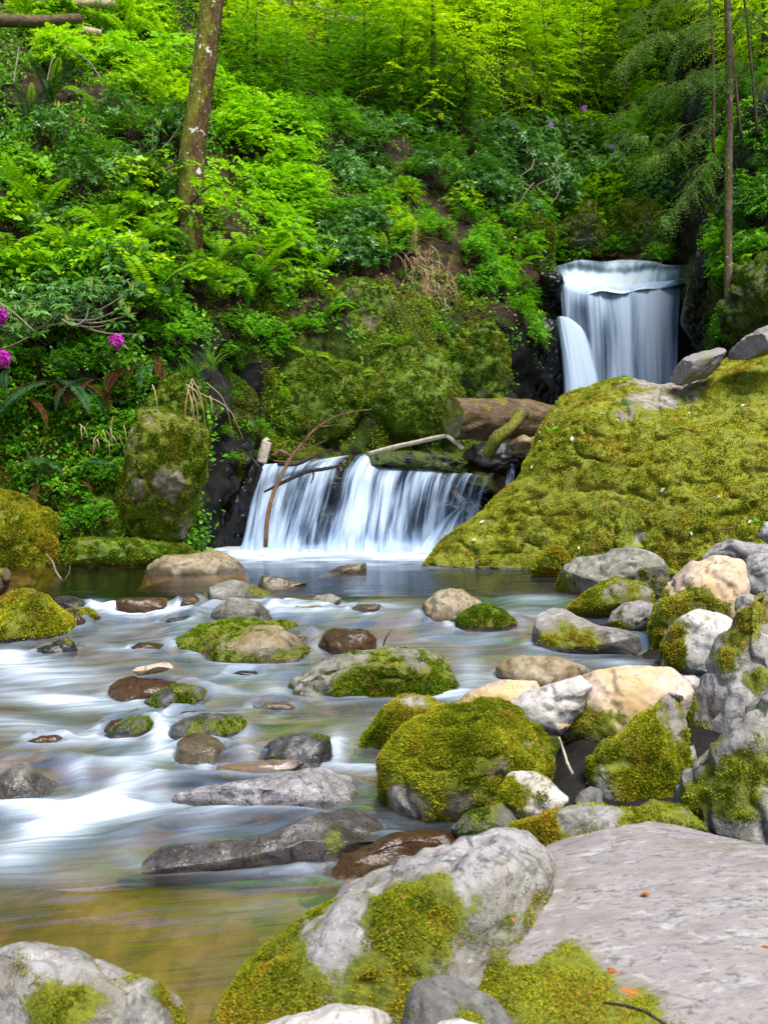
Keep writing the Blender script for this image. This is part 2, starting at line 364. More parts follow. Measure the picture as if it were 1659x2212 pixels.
# ------------------------------------------------------------------ waterfalls
def fall_mat(name, thr, gain, sx, solid=False):
    t = NT(name); uv = t.attr('fall', 'Vector')
    a = t.noise(t.vscale(uv, (sx, .35, 1)), 1.0, 5, .62, .15); b = t.noise(t.vscale(uv, (sx * 4.2, .5, 1)), 1.0, 4, .6, .1); c = t.noise(t.vscale(uv, (sx * .35, .5, 1)), 1.0, 2, .5, .2)
    s = t.math('ADD', t.math('ADD', t.math('MULTIPLY', a, .45), t.math('MULTIPLY', b, .25)), t.math('MULTIPLY', c, .30))
    d = t.math('ADD', t.math('MULTIPLY', t.math('SUBTRACT', s, .5), gain), t.attr('dense'))
    f = t.range(d, thr, thr + .75, 0, .99, True)
    df = t.n('BsdfDiffuse', {'Color': t.ramp(f, [(0, (.11, .17, .29)), (.55, (.31, .42, .60)), (1, (.56, .68, .86))])})  # blue of skylight on the falling water put into its colour
    tl = t.n('BsdfTranslucent', {'Color': (.7, .8, .9, 1)}); m0 = t.n('MixShader', {0: .3, 1: df.outputs[0], 2: tl.outputs[0]})
    tb = t.n('BsdfTransparent'); m = t.n('MixShader', {0: f, 1: tb.outputs[0], 2: m0.outputs[0]})
    if solid:
        t.fin(t.ramp(f, [(0, (.05, .075, .10)), (.45, (.20, .28, .38)), (.8, (.48, .58, .71)), (1, (.66, .75, .86))]), .25, None, .5); return t.m
    t.t.links.new(m.outputs[0], t.out.inputs[0]); return t.m
M['glide'] = fall_mat('sliding water', -.1, 2.4, 1.6, True)
M['fall'] = fall_mat('falling water', .02, 3.5, 5.2); M['fallup'] = fall_mat('tall falling water', -.05, 1.9, 2.6)
def curtain(top, bot, dens, seed, nu=220, nv=34, amp=.10, hump=.5, edge_w=.03):
    """sheet of falling water: top and bot are [(px, py, Y)], dens is [density at the top, middle, bottom] or a function"""
    T = spline(unproj(*np.array(top, float).T), nu); B = spline(unproj(*np.array(bot, float).T), nu)
    v = np.linspace(0, 1, nv); U, Vv = np.meshgrid(np.linspace(0, 1, nu), v, indexing='ij')
    hz = Vv ** hump
    P = np.empty((nu, nv, 3)); P[..., :2] = T[:, None, :2] + (B - T)[:, None, :2] * hz[..., None]; P[..., 2] = T[:, None, 2] + (B - T)[:, None, 2] * Vv
    L = np.linalg.norm(np.diff(T, axis=0), axis=1).sum(); s = U * L
    d = fbm(np.stack([s * 3.2, Vv * .5, 0 * s], -1), seed, 3) * amp * (.3 + Vv) + noise(np.stack([s * .9, Vv * .8, 0 * s], -1), seed + 9) * amp
    P[..., 1] -= d; P[..., 0] += .04 * noise(np.stack([s * 2, Vv * 2, 0 * s], -1), seed + 5)
    D = dens(U, Vv, s) if callable(dens) else np.interp(Vv, [0, .5, 1], dens)
    edge = np.minimum(U, 1 - U); D = D - .9 * (1 - sstep(0, edge_w, edge))
    return P.reshape(-1, 3), grid_faces(nu, nv), D.ravel(), np.stack([s, Vv * 2 + seed, 0 * s], -1).reshape(-1, 3)
def waterfall(label, sheets, mat, solid=None):
    Vs, Fs, Ds, Us, k = [], [], [], [], 0
    for (V, F, D, U) in sheets:
        Vs.append(V); Fs.append(F + k); Ds.append(D); Us.append(U); k += len(V)
    me = mesh('waterfall', np.vstack(Vs), np.vstack(Fs), mat, dict(dense=np.concatenate(Ds), fall=np.vstack(Us)))
    if solid is not None:
        me.materials.append(M['glide']); mi = np.zeros(len(me.polygons), np.int32); mi[:len(sheets[0][1])] = 1; me.polygons.foreach_set('material_index', mi)
    tag(obj('waterfall', me), label, 'waterfall', None, 'structure')
def dlow(U, V, s):
    px = 560 + U * 500
    d = .43 - .34 * np.exp(-((U - .40) / .045) ** 2) * sstep(.15, .5, V) - .03 * sstep(.62, .80, U) * (1 - .5 * sstep(.93, 1, U)) + .30 * sstep(.30, .0, U) + .18 * np.exp(-((U - .5) / .07) ** 2)
    d = d + .5 * sstep(.84, 1, V) - .55 * np.exp(-((U - .375) / .03) ** 2) * (1 - sstep(.05, .22, V))
    return d
waterfall('low wide waterfall spilling over a dark ledge into the pool', [
    curtain([(562, 1004, 16.9), (600, 1000, 16.9), (690, 992, 16.9), (750, 984, 16.9), (800, 982, 16.9), (830, 1008, 16.85), (900, 1012, 16.85), (960, 1012, 16.85), (1010, 1022, 16.85), (1072, 1030, 16.85)],
            [(522, 1192, 16.1), (570, 1193, 16.0), (640, 1194, 15.95), (720, 1194, 15.95), (800, 1194, 15.95), (880, 1193, 15.95), (950, 1192, 16.0), (1040, 1170, 16.2)], dlow, 3),
    curtain([(560, 1020, 16.7), (640, 1030, 16.7), (760, 1050, 16.7), (860, 1060, 16.65), (960, 1080, 16.65), (1064, 1048, 16.75)],
            [(512, 1196, 15.9), (600, 1197, 15.8), (720, 1197, 15.8), (850, 1197, 15.8), (930, 1196, 15.85), (985, 1180, 16.0)], [-.25, .12, .55], 23),
    curtain([(1015, 1085, 16.3), (1040, 1070, 16.35), (1062, 1050, 16.5)], [(905, 1195, 15.6), (935, 1196, 15.6), (965, 1188, 15.7)], [.1, .5, .8], 41, 60, 24),
    curtain([(1098, 1000, 16.95), (1106, 1000, 16.95), (1115, 1004, 16.95)], [(1098, 1050, 16.7), (1106, 1052, 16.7), (1116, 1052, 16.7)], [.3, .2, .1], 47, 20, 14)], M['fall'])
def dup_(U, V, s):
    return .55 - .28 * np.exp(-((U - .42) / .05) ** 2) * sstep(.1, .4, V) - .15 * np.exp(-((U - .62) / .03) ** 2) - .25 * np.exp(-((U - .25) / .08) ** 2) * sstep(.03, .2, V) - .06 * np.exp(-((U - .33) / .25) ** 2) * (1 - sstep(.0, .07, V)) + .25 * np.exp(-((U - .8) / .1) ** 2)
def dglide(U, V, s):
    return .38 + .40 * np.exp(-((U - .4) / .3) ** 2) * sstep(.2, .7, V) - .38 * np.exp(-((V - .32 + .1 * np.sin(U * 9)) / .13) ** 2) * sstep(.1, .2, U) - .4 * sstep(.75, .95, U) * sstep(.1, .5, V) - .55 * sstep(.22, .0, U)
waterfall('tall upper waterfall pouring from a notch between mossy cliffs', [
    curtain([(1186, 578, 26.2), (1215, 570, 26.5), (1250, 560, 26.7), (1300, 563, 26.5), (1350, 559, 26.7), (1405, 565, 26.5), (1440, 574, 26.3), (1500, 571, 26.4)],
            [(1204, 618, 23.75), (1230, 625, 23.5), (1262, 634, 23.4), (1300, 629, 23.42), (1340, 635, 23.4), (1380, 627, 23.42), (1440, 621, 23.5), (1494, 608, 23.75)], dglide, 5, 160, 40, .13, .8),
    curtain([(1206, 604, 24.0), (1230, 611, 23.8), (1262, 619, 23.7), (1300, 616, 23.72), (1340, 620, 23.7), (1380, 614, 23.72), (1440, 607, 23.8), (1484, 600, 24.0)],
            [(1216, 900, 23.1), (1240, 910, 22.9), (1300, 915, 22.8), (1370, 915, 22.8), (1424, 910, 22.9), (1462, 900, 23.1)], dup_, 7, 240, 40, .14),
    curtain([(1200, 690, 23.0), (1206, 684, 22.7), (1216, 683, 22.6), (1232, 688, 22.6), (1252, 704, 22.7), (1270, 728, 22.8)],
            [(1208, 900, 22.5), (1226, 905, 22.2), (1250, 908, 22.1), (1275, 908, 22.1), (1300, 905, 22.2), (1322, 900, 22.4)], [.75, .75, .5], 11, 120, 36, .10, .8, .22)], M['fallup'], 0)
# ------------------------------------------------------------------ rocks
def cubesphere(n):
    l = np.tan(np.linspace(-1, 1, n) * math.pi / 4); a, b = np.meshgrid(l, l, indexing='ij'); o = np.ones_like(a)
    Vs, Fs, k = [], [], 0
    for s in (1, -1):
        for P in (np.stack([o * s, a, b * s], -1), np.stack([b * s, o * s, a], -1), np.stack([a, b * s, o * s], -1)):
            Vs.append(P.reshape(-1, 3)); Fs.append(grid_faces(n, n) + k); k += n * n
    V = np.vstack(Vs); V /= np.linalg.norm(V, axis=1, keepdims=True)
    _, idx, inv = np.unique(np.round(V * 1e5).astype(int), axis=0, return_index=True, return_inverse=True)
    F = inv.reshape(-1)[np.vstack(Fs)]; V = V[idx]
    c = V[F].mean(1); fn = np.cross(V[F[:, 1]] - V[F[:, 0]], V[F[:, 2]] - V[F[:, 0]])
    fl = (fn * c).sum(1) < 0; F[fl] = F[fl][:, ::-1]
    return V, F
_CS = {}
SEED = [0]; FOOT = []
def outline_radius(q, th, blur=3.0):
    """q: outline points in unit box (n,2); radius as a function of angle"""
    Q = np.vstack([q, q[:1]]); dense = np.vstack([Q[i] + (Q[i + 1] - Q[i]) * np.linspace(0, 1, 40, endpoint=False)[:, None] for i in range(len(q))])
    a = np.degrees(np.arctan2(dense[:, 1], dense[:, 0])) % 360; r = np.hypot(dense[:, 0], dense[:, 1])
    bins = np.full(360, np.nan)
    for k in range(360):
        m = np.abs((a - k + 180) % 360 - 180) < 1.2
        if m.any(): bins[k] = r[m].max()
    ok = ~np.isnan(bins); bins = np.interp(np.arange(360), np.where(ok)[0], bins[ok], period=360)
    kx = np.arange(-12, 13); kw = np.exp(-(kx / blur) ** 2); kw /= kw.sum()
    bins = sum(wt * np.roll(bins, s) for s, wt in zip(kx, kw))
    d = np.degrees(th) % 360; i = np.floor(d).astype(int) % 360; f = d - np.floor(d)
    return bins[i] * (1 - f) + bins[(i + 1) % 360] * f
def tufts(V, F, moss, wetm, count, ln, wd, seed, thr=.60, blades=3):
    """small pointed moss leaves standing on the mossy faces of a rock"""
    rng = np.random.default_rng(seed)
    T = np.vstack([F[:, [0, 1, 2]], F[:, [0, 2, 3]]]) if F.shape[1] == 4 else F
    a, b, c = V[T[:, 0]], V[T[:, 1]], V[T[:, 2]]; fn = np.cross(b - a, c - a); ar = np.linalg.norm(fn, axis=1)
    cen = (a + b + c) / 3; face = (fn * (CAM - cen)).sum(1) > -.25 * ar * np.linalg.norm(CAM - cen, axis=1)   # the sides one can walk round to
    wgt = ar * face * (cen[:, 2] > zw(cen[:, 1]) - .05 - 99 * (np.abs(cen[:, 0]) > 99))
    k = rng.choice(len(T), count, p=wgt / wgt.sum()); u, v = rng.random(count), rng.random(count); fl = u + v > 1; u[fl], v[fl] = 1 - u[fl], 1 - v[fl]
    bary = np.stack([1 - u - v, u, v], 1)[..., None]
    p = (V[T[k]] * bary).sum(1); m = (moss[T[k]] * bary[..., 0]).sum(1); n = fn[k] / ar[k][:, None]
    m = m + .50 * fbm(p * 14, seed, 2) + .22 * fbm(p * 5, seed + 3, 2) + rng.normal(0, .11, count)
    keep = m > thr; p, n, m = p[keep], n[keep], m[keep]
    N = len(p)
    if N == 0: return None
    p = np.repeat(p, blades, 0); n = np.repeat(n, blades, 0); g = np.repeat(np.clip((m - thr) * 3, .35, 1), blades)
    d = n * .75 + rng.normal(0, .62, p.shape) + np.array([0, 0, -.12]); d /= np.linalg.norm(d, axis=1, keepdims=True)
    s = np.cross(d, rng.normal(0, 1, p.shape)); s /= np.linalg.norm(s, axis=1, keepdims=True) + 1e-9
    L = (ln * g * rng.uniform(.5, 1.25, len(p)))[:, None]; W = wd * rng.uniform(.7, 1.3, len(p))[:, None]
    p0 = p - n * ln * .15
    Vt = np.stack([p0 - s * W * .5, p0 + d * L * .55 + s * W * .0 - s * W * .6, p0 + d * L, p0 + d * L * .5 + s * W * .6], 1).reshape(-1, 3)
    Ft = np.arange(len(p) * 4).reshape(-1, 4)
    big = np.clip(.5 + .9 * fbm(p * 4, seed + 8, 3), 0, 1)
    r = np.clip(big * .6 + rng.random(len(p)) * .4, 0, 1)
    return Vt, Ft, np.repeat(r, 4)
def rock(name, label, reg, pts, mat, Y=None, base=None, depth=.8, n=34, moss=-1.0, side=0.0, blobs=(), lump=.10, cuts=2, wet=None, tuft=0, tl=.03, tw=.006, mossmat='moss', slab=None,
         down=1.9, e=.85, seed=None, group=None, cat='rock', rough=1.0, ground=None, blur=1.3, low=0.0, mid=.35, recline=0.0):
    SEED[0] += 1; sd_ = seed if seed is not None else SEED[0] * 13
    rng = np.random.default_rng(sd_)
    P = R2P(reg, pts); bb0, bb1 = P.min(0), P.max(0); c = (bb0 + bb1) / 2
    base = bb1[1] if base is None else R2P(reg, [(0, base)])[0][1]
    inwater = Y is None
    if inwater: Y = Ywater(base)
    hw = (bb1[0] - bb0[0]) / 2 / FPX * Y; bpx = (bb0[0] + bb1[0]) / 2
    dm = depth * min(hw, 1.6 * (bb1[1] - bb0[1]) / FPX * Y + .15 * hw)
    Yc = Y + dm * .8 if inwater else Y
    if inwater:                                                     # carry the stone on below the water line
        k = P[:, 1] > c[1] + .25 * (bb1[1] - bb0[1]); P[k, 1] += down * .35 * (bb1[1] - bb0[1]); bb1 = P.max(0); c = (bb0 + bb1) / 2
    if inwater and Y < 11: FOOT.append((float(unproj(bpx, base, Yc)[0]), Yc, hw, dm))
    C = unproj(c[0], c[1], Yc)
    nrm = (CAM - C) / np.linalg.norm(CAM - C) if slab is None else np.array(slab[:3], float) / np.linalg.norm(slab[:3])
    d = ray(P[:, 0], P[:, 1]); tt = ((C - CAM) @ nrm) / (d @ nrm); W = CAM + d * tt[:, None]
    ax = np.cross([0, 0, 1.0], nrm) if slab is None else np.cross(nrm, [0, -1.0, 0]); ax /= np.linalg.norm(ax)
    if ax[0] < 0: ax = -ax
    ay = np.cross(nrm, ax)
    q = np.stack([(W - C) @ ax, (W - C) @ ay], 1); q0, q1 = q.min(0), q.max(0); qc = (q0 + q1) / 2; sc = (q1 - q0) / 2 * 1.025
    C = C + ax * qc[0] + ay * qc[1]
    if n not in _CS: _CS[n] = cubesphere(n)
    D, F = _CS[n]
    th = np.arctan2(D[:, 1], D[:, 0]); R = outline_radius((q - qc) / sc, th, blur)
    cph = D[:, 2]; sph = np.sqrt(np.clip(1 - cph ** 2, 0, 1))
    a, b = np.sign(cph) * np.abs(cph) ** e, sph ** (e if slab is None else .5)
    up_, dn_ = (dm, dm) if slab is None else (slab[3], slab[4])
    if slab is not None:
        a = np.sign(cph) * (1 - np.clip(b, 0, 1) ** 2.6) ** .5 * np.where(np.abs(cph) > 1e-6, 1, 0)
    x2 = R * b * np.cos(th) * sc[0]; y2 = R * b * np.sin(th) * sc[1]; z2 = a * np.where(cph > 0, up_, dn_)
    V = C + x2[:, None] * ax + y2[:, None] * ay + z2[:, None] * nrm
    size = min(sc[0], sc[1]) if slab is None else .35
    for _ in range(cuts):                                           # flat broken faces
        m = rng.normal(0, 1, 3); m[1] = -abs(m[1]) * .8; m /= np.linalg.norm(m)
        h = (V - C) @ m; o = np.quantile(h, .93) * rng.uniform(.74, .95)
        V = V - np.clip(h - o, 0, None)[:, None] * m * .85
    if recline:                                                     # lean the face back along the lines of sight
        V = CAM + (V - CAM) * (1 + recline * np.clip(V[:, 2] - zw(Y), 0, 9) / Y)[:, None]
    N = vnormals(V, F)
    so = np.array([sd_ * 3.7, sd_ * 1.3, sd_ * .7])
    fq = 1 / max(size, .05)
    keep = .35 + .65 * np.abs(cph) if slab is None else 1.0
    dsp = lump * size * (fbm(V * fq * .9 + so, sd_, 3) * 1.0 * keep + mid * fbm(V * fq * 3 + so, sd_ + 5, 3)) + rough * .014 * fbm(V * 9 + so, sd_ + 9, 3) - rough * .042 * np.clip(.16 - np.abs(fbm(V * 2.6 + so, sd_ + 7, 3)), 0, 1) / .16 * min(1, size * 2)
    V = V + N * dsp[:, None]; N = vnormals(V, F)
    px, py = proj(V); kx = ppm(Y) * (.10 * size + .05); px = px + kx * fbm(V * 4.5 + so, sd_ + 21, 3); py = py + kx * fbm(V * 4.5 + so, sd_ + 31, 3)
    hN = (py - bb0[1]) / max(bb1[1] - bb0[1], 1)
    mo = moss + side * (1 - np.clip(N[:, 2], -.3, 1)) + low * (hN - .5) + .34 * fbm(V * 2.4 + so, sd_ + 2, 3) + .26 * fbm(V * 7 + so, sd_ + 4, 2)
    for (x, y, r, amt) in blobs:
        w_ = R2P(reg, [(x, y)])[0]; rr = r * (1 if reg == 'P' else .5)
        mo = mo + .85 * amt * np.exp(-((px - w_[0]) ** 2 + (py - w_[1]) ** 2) / rr ** 2)
    if wet is None: wet = .17 if inwater else 0
    zl = zw(V[:, 1]); wv = np.clip(1 - sstep(.25, 1, (V[:, 2] - zl - .1 * fbm(V * 5, sd_, 2)) / max(wet, 1e-3) * .8), 0, 1) if wet > 0 else 0 * px
    if wet < 0: wv = 0 * px + 1
    mo = mo - np.where((V[:, 2] - zl) < .02, .5, 0) * (wet != 0)
    if inwater: wv = wv + sstep(0, -.05, V[:, 2] - zl)
    o0 = np.array([C[0], C[1], V[:, 2].min()])
    o = obj(name, mesh(name, V - o0, F, M[mat], dict(moss=mo, wet=wv)), None, o0)
    tag(o, label, cat, group)
    if tuft:
        tf = tufts(V, F, mo, wv, int(tuft * 1.15), tl * .74, tw * .86, sd_)
        if tf:
            m_ = obj('moss', mesh('moss', tf[0] - o0, tf[1], M[mossmat], dict(rnd=tf[2])), o)
    return o

# --- stones in the stream and pool
rock('boulder', 'long smooth grey boulder with tan bands lying at the far side of the pool', 'E', [(597, 155), (640, 115), (700, 78), (790, 72), (860, 68), (920, 50), (1000, 46), (1050, 60), (1080, 95), (1076, 135), (1040, 157), (800, 160)], 'tan', depth=.6, lump=.08, wet=.1)
rock('stone', 'flat olive stone just above the water in front of the white foam', 'E', [(1370, 145), (1450, 132), (1520, 112), (1580, 112), (1615, 140), (1560, 154)], 'tan', lump=.05)
rock('stone', 'low pale tan stone in the calm pool behind the green grey boulder', 'E', [(1080, 192), (1130, 168), (1180, 166), (1250, 185), (1330, 198), (1250, 212), (1130, 214)], 'tan', lump=.05)
rock('boulder', 'blue grey boulder at the pool outlet with olive moss on its end', 'E', [(865, 300), (862, 238), (930, 205), (1010, 180), (1060, 195), (1100, 205), (1160, 235), (1180, 262), (1150, 292), (1000, 302)], 'grey', moss=.12, blobs=[(1120, 255, 70, .5)])
rock('boulder', 'pale lichen grey boulder behind the two long mossy stones', 'E', [(840, 385), (860, 345), (910, 300), (980, 266), (1050, 263), (1120, 283), (1160, 320), (1190, 355), (1100, 388)], 'grey', moss=.08, blobs=[(1100, 350, 70, .5)])
rock('boulder', 'long low dark green mossy stone sloping to the left, behind the tan streaked one', 'E', [(738, 490), (745, 462), (800, 420), (870, 380), (960, 360), (1060, 354), (1180, 358), (1300, 364), (1350, 390), (1360, 415), (1280, 432), (1100, 470), (850, 505)], 'dark', moss=.68, tuft=9000, tl=.035, tw=.014, mossmat='mossg', base=495)
rock('boulder', 'mossy boulder with bare tan streaks in the middle of the stream', 'E', [(825, 518), (880, 470), (960, 415), (1060, 395), (1150, 378), (1210, 383), (1270, 425), (1330, 470), (1382, 510), (1300, 534), (1100, 536), (900, 532)], 'tan', moss=.52, side=.22, blobs=[(1180, 440, 50, -.6), (1100, 490, 40, -.5), (1200, 395, 60, -.4)], tuft=11000, tl=.035, tw=.014, mossmat='mossg', n=44)
rock('boulder', 'round wet orange brown boulder with a shiny grey top', 'E', [(1372, 462), (1390, 420), (1440, 383), (1510, 374), (1590, 402), (1632, 440), (1618, 488), (1540, 504), (1440, 500)], 'brown', wet=-1, moss=-.2)
rock('boulder', 'mossy hump shaped boulder at the left edge of the stream', 'E', [(-130, 430), (-100, 340), (0, 272), (50, 243), (100, 220), (150, 223), (190, 250), (220, 290), (280, 330), (330, 370), (348, 410), (250, 434), (100, 436)], 'dark', moss=.85, blobs=[(120, 225, 60, -.3)], tuft=16000, tl=.04, tw=.016, n=44)
rock('stone', 'small grey stone with a bright moss cap beside the mossy hump', 'E', [(275, 318), (320, 300), (390, 310), (440, 345), (420, 362), (350, 362)], 'grey', moss=.3, blobs=[(400, 330, 50, .5)], tuft=1500, tl=.035, tw=.015)
rock('stone', 'small dark brown stone at the foot of the mossy hump', 'E', [(300, 340), (340, 328), (375, 360), (372, 392), (330, 394)], 'brown', wet=-1)
rock('stone', 'small dark wet stone with water spilling over it, below the mossy hump', 'E', [(235, 445), (285, 428), (320, 450), (342, 488), (300, 515), (180, 510), (160, 480)], 'slate', wet=-1, moss=.25, blobs=[(310, 460, 40, .4)])
rock('stone', 'thin flat pink brown stone lying on top of the wet brown dome', 'E', [(568, 580), (600, 560), (680, 544), (735, 540), (750, 560), (700, 582), (600, 600)], 'peach', Y=Ywater(1490), depth=.7, lump=.06)
rock('boulder', 'wet brown dome of stone with water sliding over its right shoulder', 'E', [(458, 690), (470, 640), (510, 608), (570, 598), (660, 612), (760, 622), (800, 645), (700, 690), (600, 708), (500, 708)], 'brown', wet=-1, lump=.06)
rock('boulder', 'low dark mossy stone just right of the wet brown dome', 'E', [(595, 745), (620, 710), (680, 670), (760, 635), (830, 630), (890, 652), (930, 690), (900, 712), (780, 728), (680, 740)], 'slate', moss=.5, blobs=[(820, 680, 60, .3), (720, 690, 30, -.4)], tuft=6000, tl=.03, tw=.012, mossmat='mossg', wet=.06)
rock('stone', 'small dark mossy wedge of stone in the white water', 'E', [(415, 862), (470, 825), (540, 790), (610, 768), (650, 768), (672, 800), (655, 842), (580, 866)], 'slate', moss=.52, tuft=4500, tl=.028, tw=.011, mossmat='mossg', wet=.05)
rock('stone', 'brown hump just under the stream surface behind the dark mossy wedge', 'E', [(425, 818), (480, 790), (560, 780), (600, 800), (560, 825), (480, 830)], 'brown', wet=-1, lump=.04)
rock('boulder', 'dark speckled oblong boulder with mossy patches beside the white chute', 'E', [(722, 852), (740, 820), (800, 780), (870, 763), (960, 757), (1030, 763), (1062, 790), (1058, 832), (1010, 864), (900, 866), (780, 884)], 'slate', moss=.25, side=.2, blobs=[(1000, 810, 70, .35)], tuft=6000, tl=.025, tw=.01, mossmat='mossg', wet=.05, n=40)
rock('boulder', 'golden brown dome with a smooth film of water over it', 'E', [(735, 958), (760, 890), (800, 855), (870, 843), (940, 870), (990, 920), (1012, 948), (900, 975)], 'tan', wet=-1, lump=.04)
rock('boulder', 'dark speckled boulder with a mossy end and a cascade on its right', 'E', [(1085, 952), (1110, 910), (1160, 873), (1250, 846), (1340, 843), (1420, 868), (1442, 910), (1432, 962), (1330, 980), (1200, 958)], 'slate', moss=.2, side=.15, blobs=[(1110, 930, 60, .5), (1250, 890, 60, .2)], tuft=6000, tl=.024, tw=.009, mossmat='mossg', wet=.05, n=40)
rock('stone', 'thin flat pinkish stone in front of the dark speckled boulder', 'E', [(885, 1012), (940, 985), (1050, 968), (1180, 958), (1290, 963), (1352, 990), (1250, 1008), (1000, 1024)], 'peach', wet=.3, lump=.05)
rock('boulder', 'broad pale lilac speckled boulder rising out of the shallow water', 'E', [(690, 1152), (760, 1110), (900, 1070), (1100, 1038), (1250, 1008), (1400, 993), (1500, 998), (1580, 1023), (1627, 1060), (1612, 1112), (1550, 1154), (1400, 1180), (1200, 1190), (950, 1190), (720, 1180)], 'speck', depth=.5, n=60, lump=.05, wet=.05, moss=-.1, blobs=[(1560, 1100, 50, .5)], down=1.0)
rock('boulder', 'brown and white speckled boulder at the left edge of the stream', 'E', [(-140, 1130), (-90, 1040), (0, 998), (60, 972), (110, 970), (160, 1000), (220, 1045), (300, 1070), (360, 1095), (374, 1112), (250, 1128), (100, 1136)], 'speck', n=44, lump=.10, wet=.12, cuts=3, moss=.1)
rock('stone', 'long flat red brown stone across the pool outlet', 'E', [(470, 302), (500, 270), (560, 260), (700, 260), (770, 270), (780, 302), (640, 314), (520, 316)], 'brown', wet=-1, tuft=0, depth=.4)
rock('stone', 'red brown stone between the flat one and the blue grey boulder', 'E', [(770, 302), (780, 262), (840, 247), (862, 258), (862, 308)], 'brown', wet=-1)
rock('stone', 'wet purple grey stone behind the small moss capped stone', 'E', [(225, 292), (240, 260), (300, 248), (350, 263), (382, 290), (340, 312), (260, 314)], 'slate', wet=-1, seed=77)
rock('stone', 'small pale stone with moss in the shallow rapids right of the outlet boulder', 'E', [(1330, 277), (1370, 250), (1430, 244), (1472, 265), (1452, 292), (1370, 297)], 'grey', moss=.25, wet=.04)
rock('stone', 'wet tan pebble in the shallow rapids left of the cream boulder', 'E', [(1510, 312), (1550, 289), (1645, 289), (1640, 322), (1560, 332)], 'tan', wet=-1)
rock('stone', 'small flat stone touching the right end of the blue grey outlet boulder', 'E', [(1150, 277), (1200, 260), (1250, 268), (1257, 300), (1170, 303)], 'tan', wet=-1)
rock('stone', 'dark wet stone barely above the rapids left of the lichen boulder', 'E', [(690, 372), (730, 345), (800, 338), (852, 345), (842, 374)], 'slate', wet=-1)
rock('stone', 'submerged pinkish stone under the shallow rapids', 'E', [(1190, 322), (1280, 294), (1390, 294), (1420, 320), (1300, 332)], 'peach', wet=-1, lump=.04, depth=.5)
rock('boulder', 'large grey green boulder in midstream with a mossy lower face', 'F', [(-495, 672), (-400, 610), (-300, 550), (-200, 510), (-100, 490), (0, 480), (100, 480), (180, 488), (230, 515), (280, 560), (317, 610), (322, 642), (250, 660), (100, 672), (-100, 698), (-300, 698), (-430, 694)], 'grey', n=60, depth=.62, moss=.42, side=.25, low=.4, blobs=[(180, 600, 120, .35), (-60, 640, 120, .3), (-380, 640, 110, -.4)], tuft=22000, tl=.028, tw=.011, mossmat='mossg', wet=.05, lump=.06)
rock('boulder', 'cream and tan boulder beside the dark mossy mound', 'F', [(143, 347), (170, 290), (220, 240), (280, 216), (340, 223), (390, 255), (422, 285), (402, 322), (300, 360), (200, 362)], 'tan', moss=-.05, blobs=[(190, 300, 30, .4), (290, 300, 30, .4)], wet=.06)
rock('boulder', 'dark mossy mound at the edge of the shallow rapids', 'F', [(278, 382), (320, 340), (390, 295), (460, 286), (520, 315), (570, 360), (594, 382), (500, 390), (380, 393)], 'dark', moss=.72, tuft=7000, tl=.035, tw=.014, mossmat='mossg')
rock('boulder', 'wet yellow brown boulder with a pale end below the little chute', 'F', [(482, 602), (485, 560), (530, 520), (590, 505), (680, 510), (780, 523), (860, 553), (892, 580), (830, 614), (700, 636), (560, 646)], 'tan', wet=.08, blobs=[(500, 590, 50, .5)], moss=-.1, lump=.05)
# --- stones of the right bank
rock('boulder', 'big grey boulder with a white streak at the foot of the mossy outcrop', 'F', [(720, 290), (730, 220), (742, 160), (800, 98), (850, 82), (920, 78), (1000, 48), (1060, 36), (1130, 53), (1200, 88), (1280, 123), (1300, 160), (1250, 260), (1150, 330), (900, 330)], 'grey', Y=10.9, n=60, depth=.7, moss=.20, side=.12, low=.45, cuts=4, blobs=[(760, 250, 80, .4), (1150, 150, 40, .3), (1060, 60, 100, -.3)], tuft=12000, tl=.035, tw=.014)
rock('boulder', 'mossy boulder leaning against the front of the big grey one', 'F', [(795, 307), (860, 250), (930, 200), (1010, 173), (1090, 188), (1150, 223), (1205, 240), (1190, 300), (1100, 350), (950, 370), (820, 340)], 'grey', Y=10.2, n=44, depth=.7, moss=.62, blobs=[(1150, 240, 40, -.5), (1000, 180, 40, -.2)], tuft=14000, tl=.035, tw=.013, side=.1)
rock('boulder', 'small rounded grey boulder between the wedge stone and the peach boulder', 'F', [(962, 372), (980, 320), (1040, 283), (1110, 273), (1160, 290), (1192, 330), (1180, 400), (1080, 430), (1000, 410)], 'granite', Y=9.6, moss=.12, low=.7, tuft=6000, tl=.03, tw=.012)
rock('boulder', 'wedge shaped lilac boulder with a mossy left end at the water edge', 'F', [(640, 467), (642, 380), (660, 330), (710, 303), (770, 303), (840, 343), (920, 378), (1020, 398), (1110, 428), (1152, 455), (1142, 487), (1000, 494), (850, 490), (720, 480)], 'lilac', depth=.5, n=48, moss=.12, blobs=[(690, 400, 110, .55), (850, 430, 60, .45), (960, 460, 60, .4)], tuft=9000, tl=.03, tw=.011, cuts=2)
rock('boulder', 'smooth peach and yellow boulder with a mossy skirt', 'F', [(1145, 500), (1140, 400), (1160, 310), (1200, 230), (1260, 160), (1330, 100), (1420, 80), (1500, 88), (1560, 105), (1590, 200), (1570, 330), (1430, 500), (1200, 560)], 'peach', Y=8.95, n=60, cuts=0, depth=.75, moss=-.1, lump=.05, blobs=[(1175, 380, 110, .8), (1180, 480, 80, .6), (1380, 270, 75, .75), (1500, 300, 60, .7), (1290, 330, 80, .7), (1230, 310, 60, .4)], tuft=16000, tl=.035, tw=.013, blur=5)
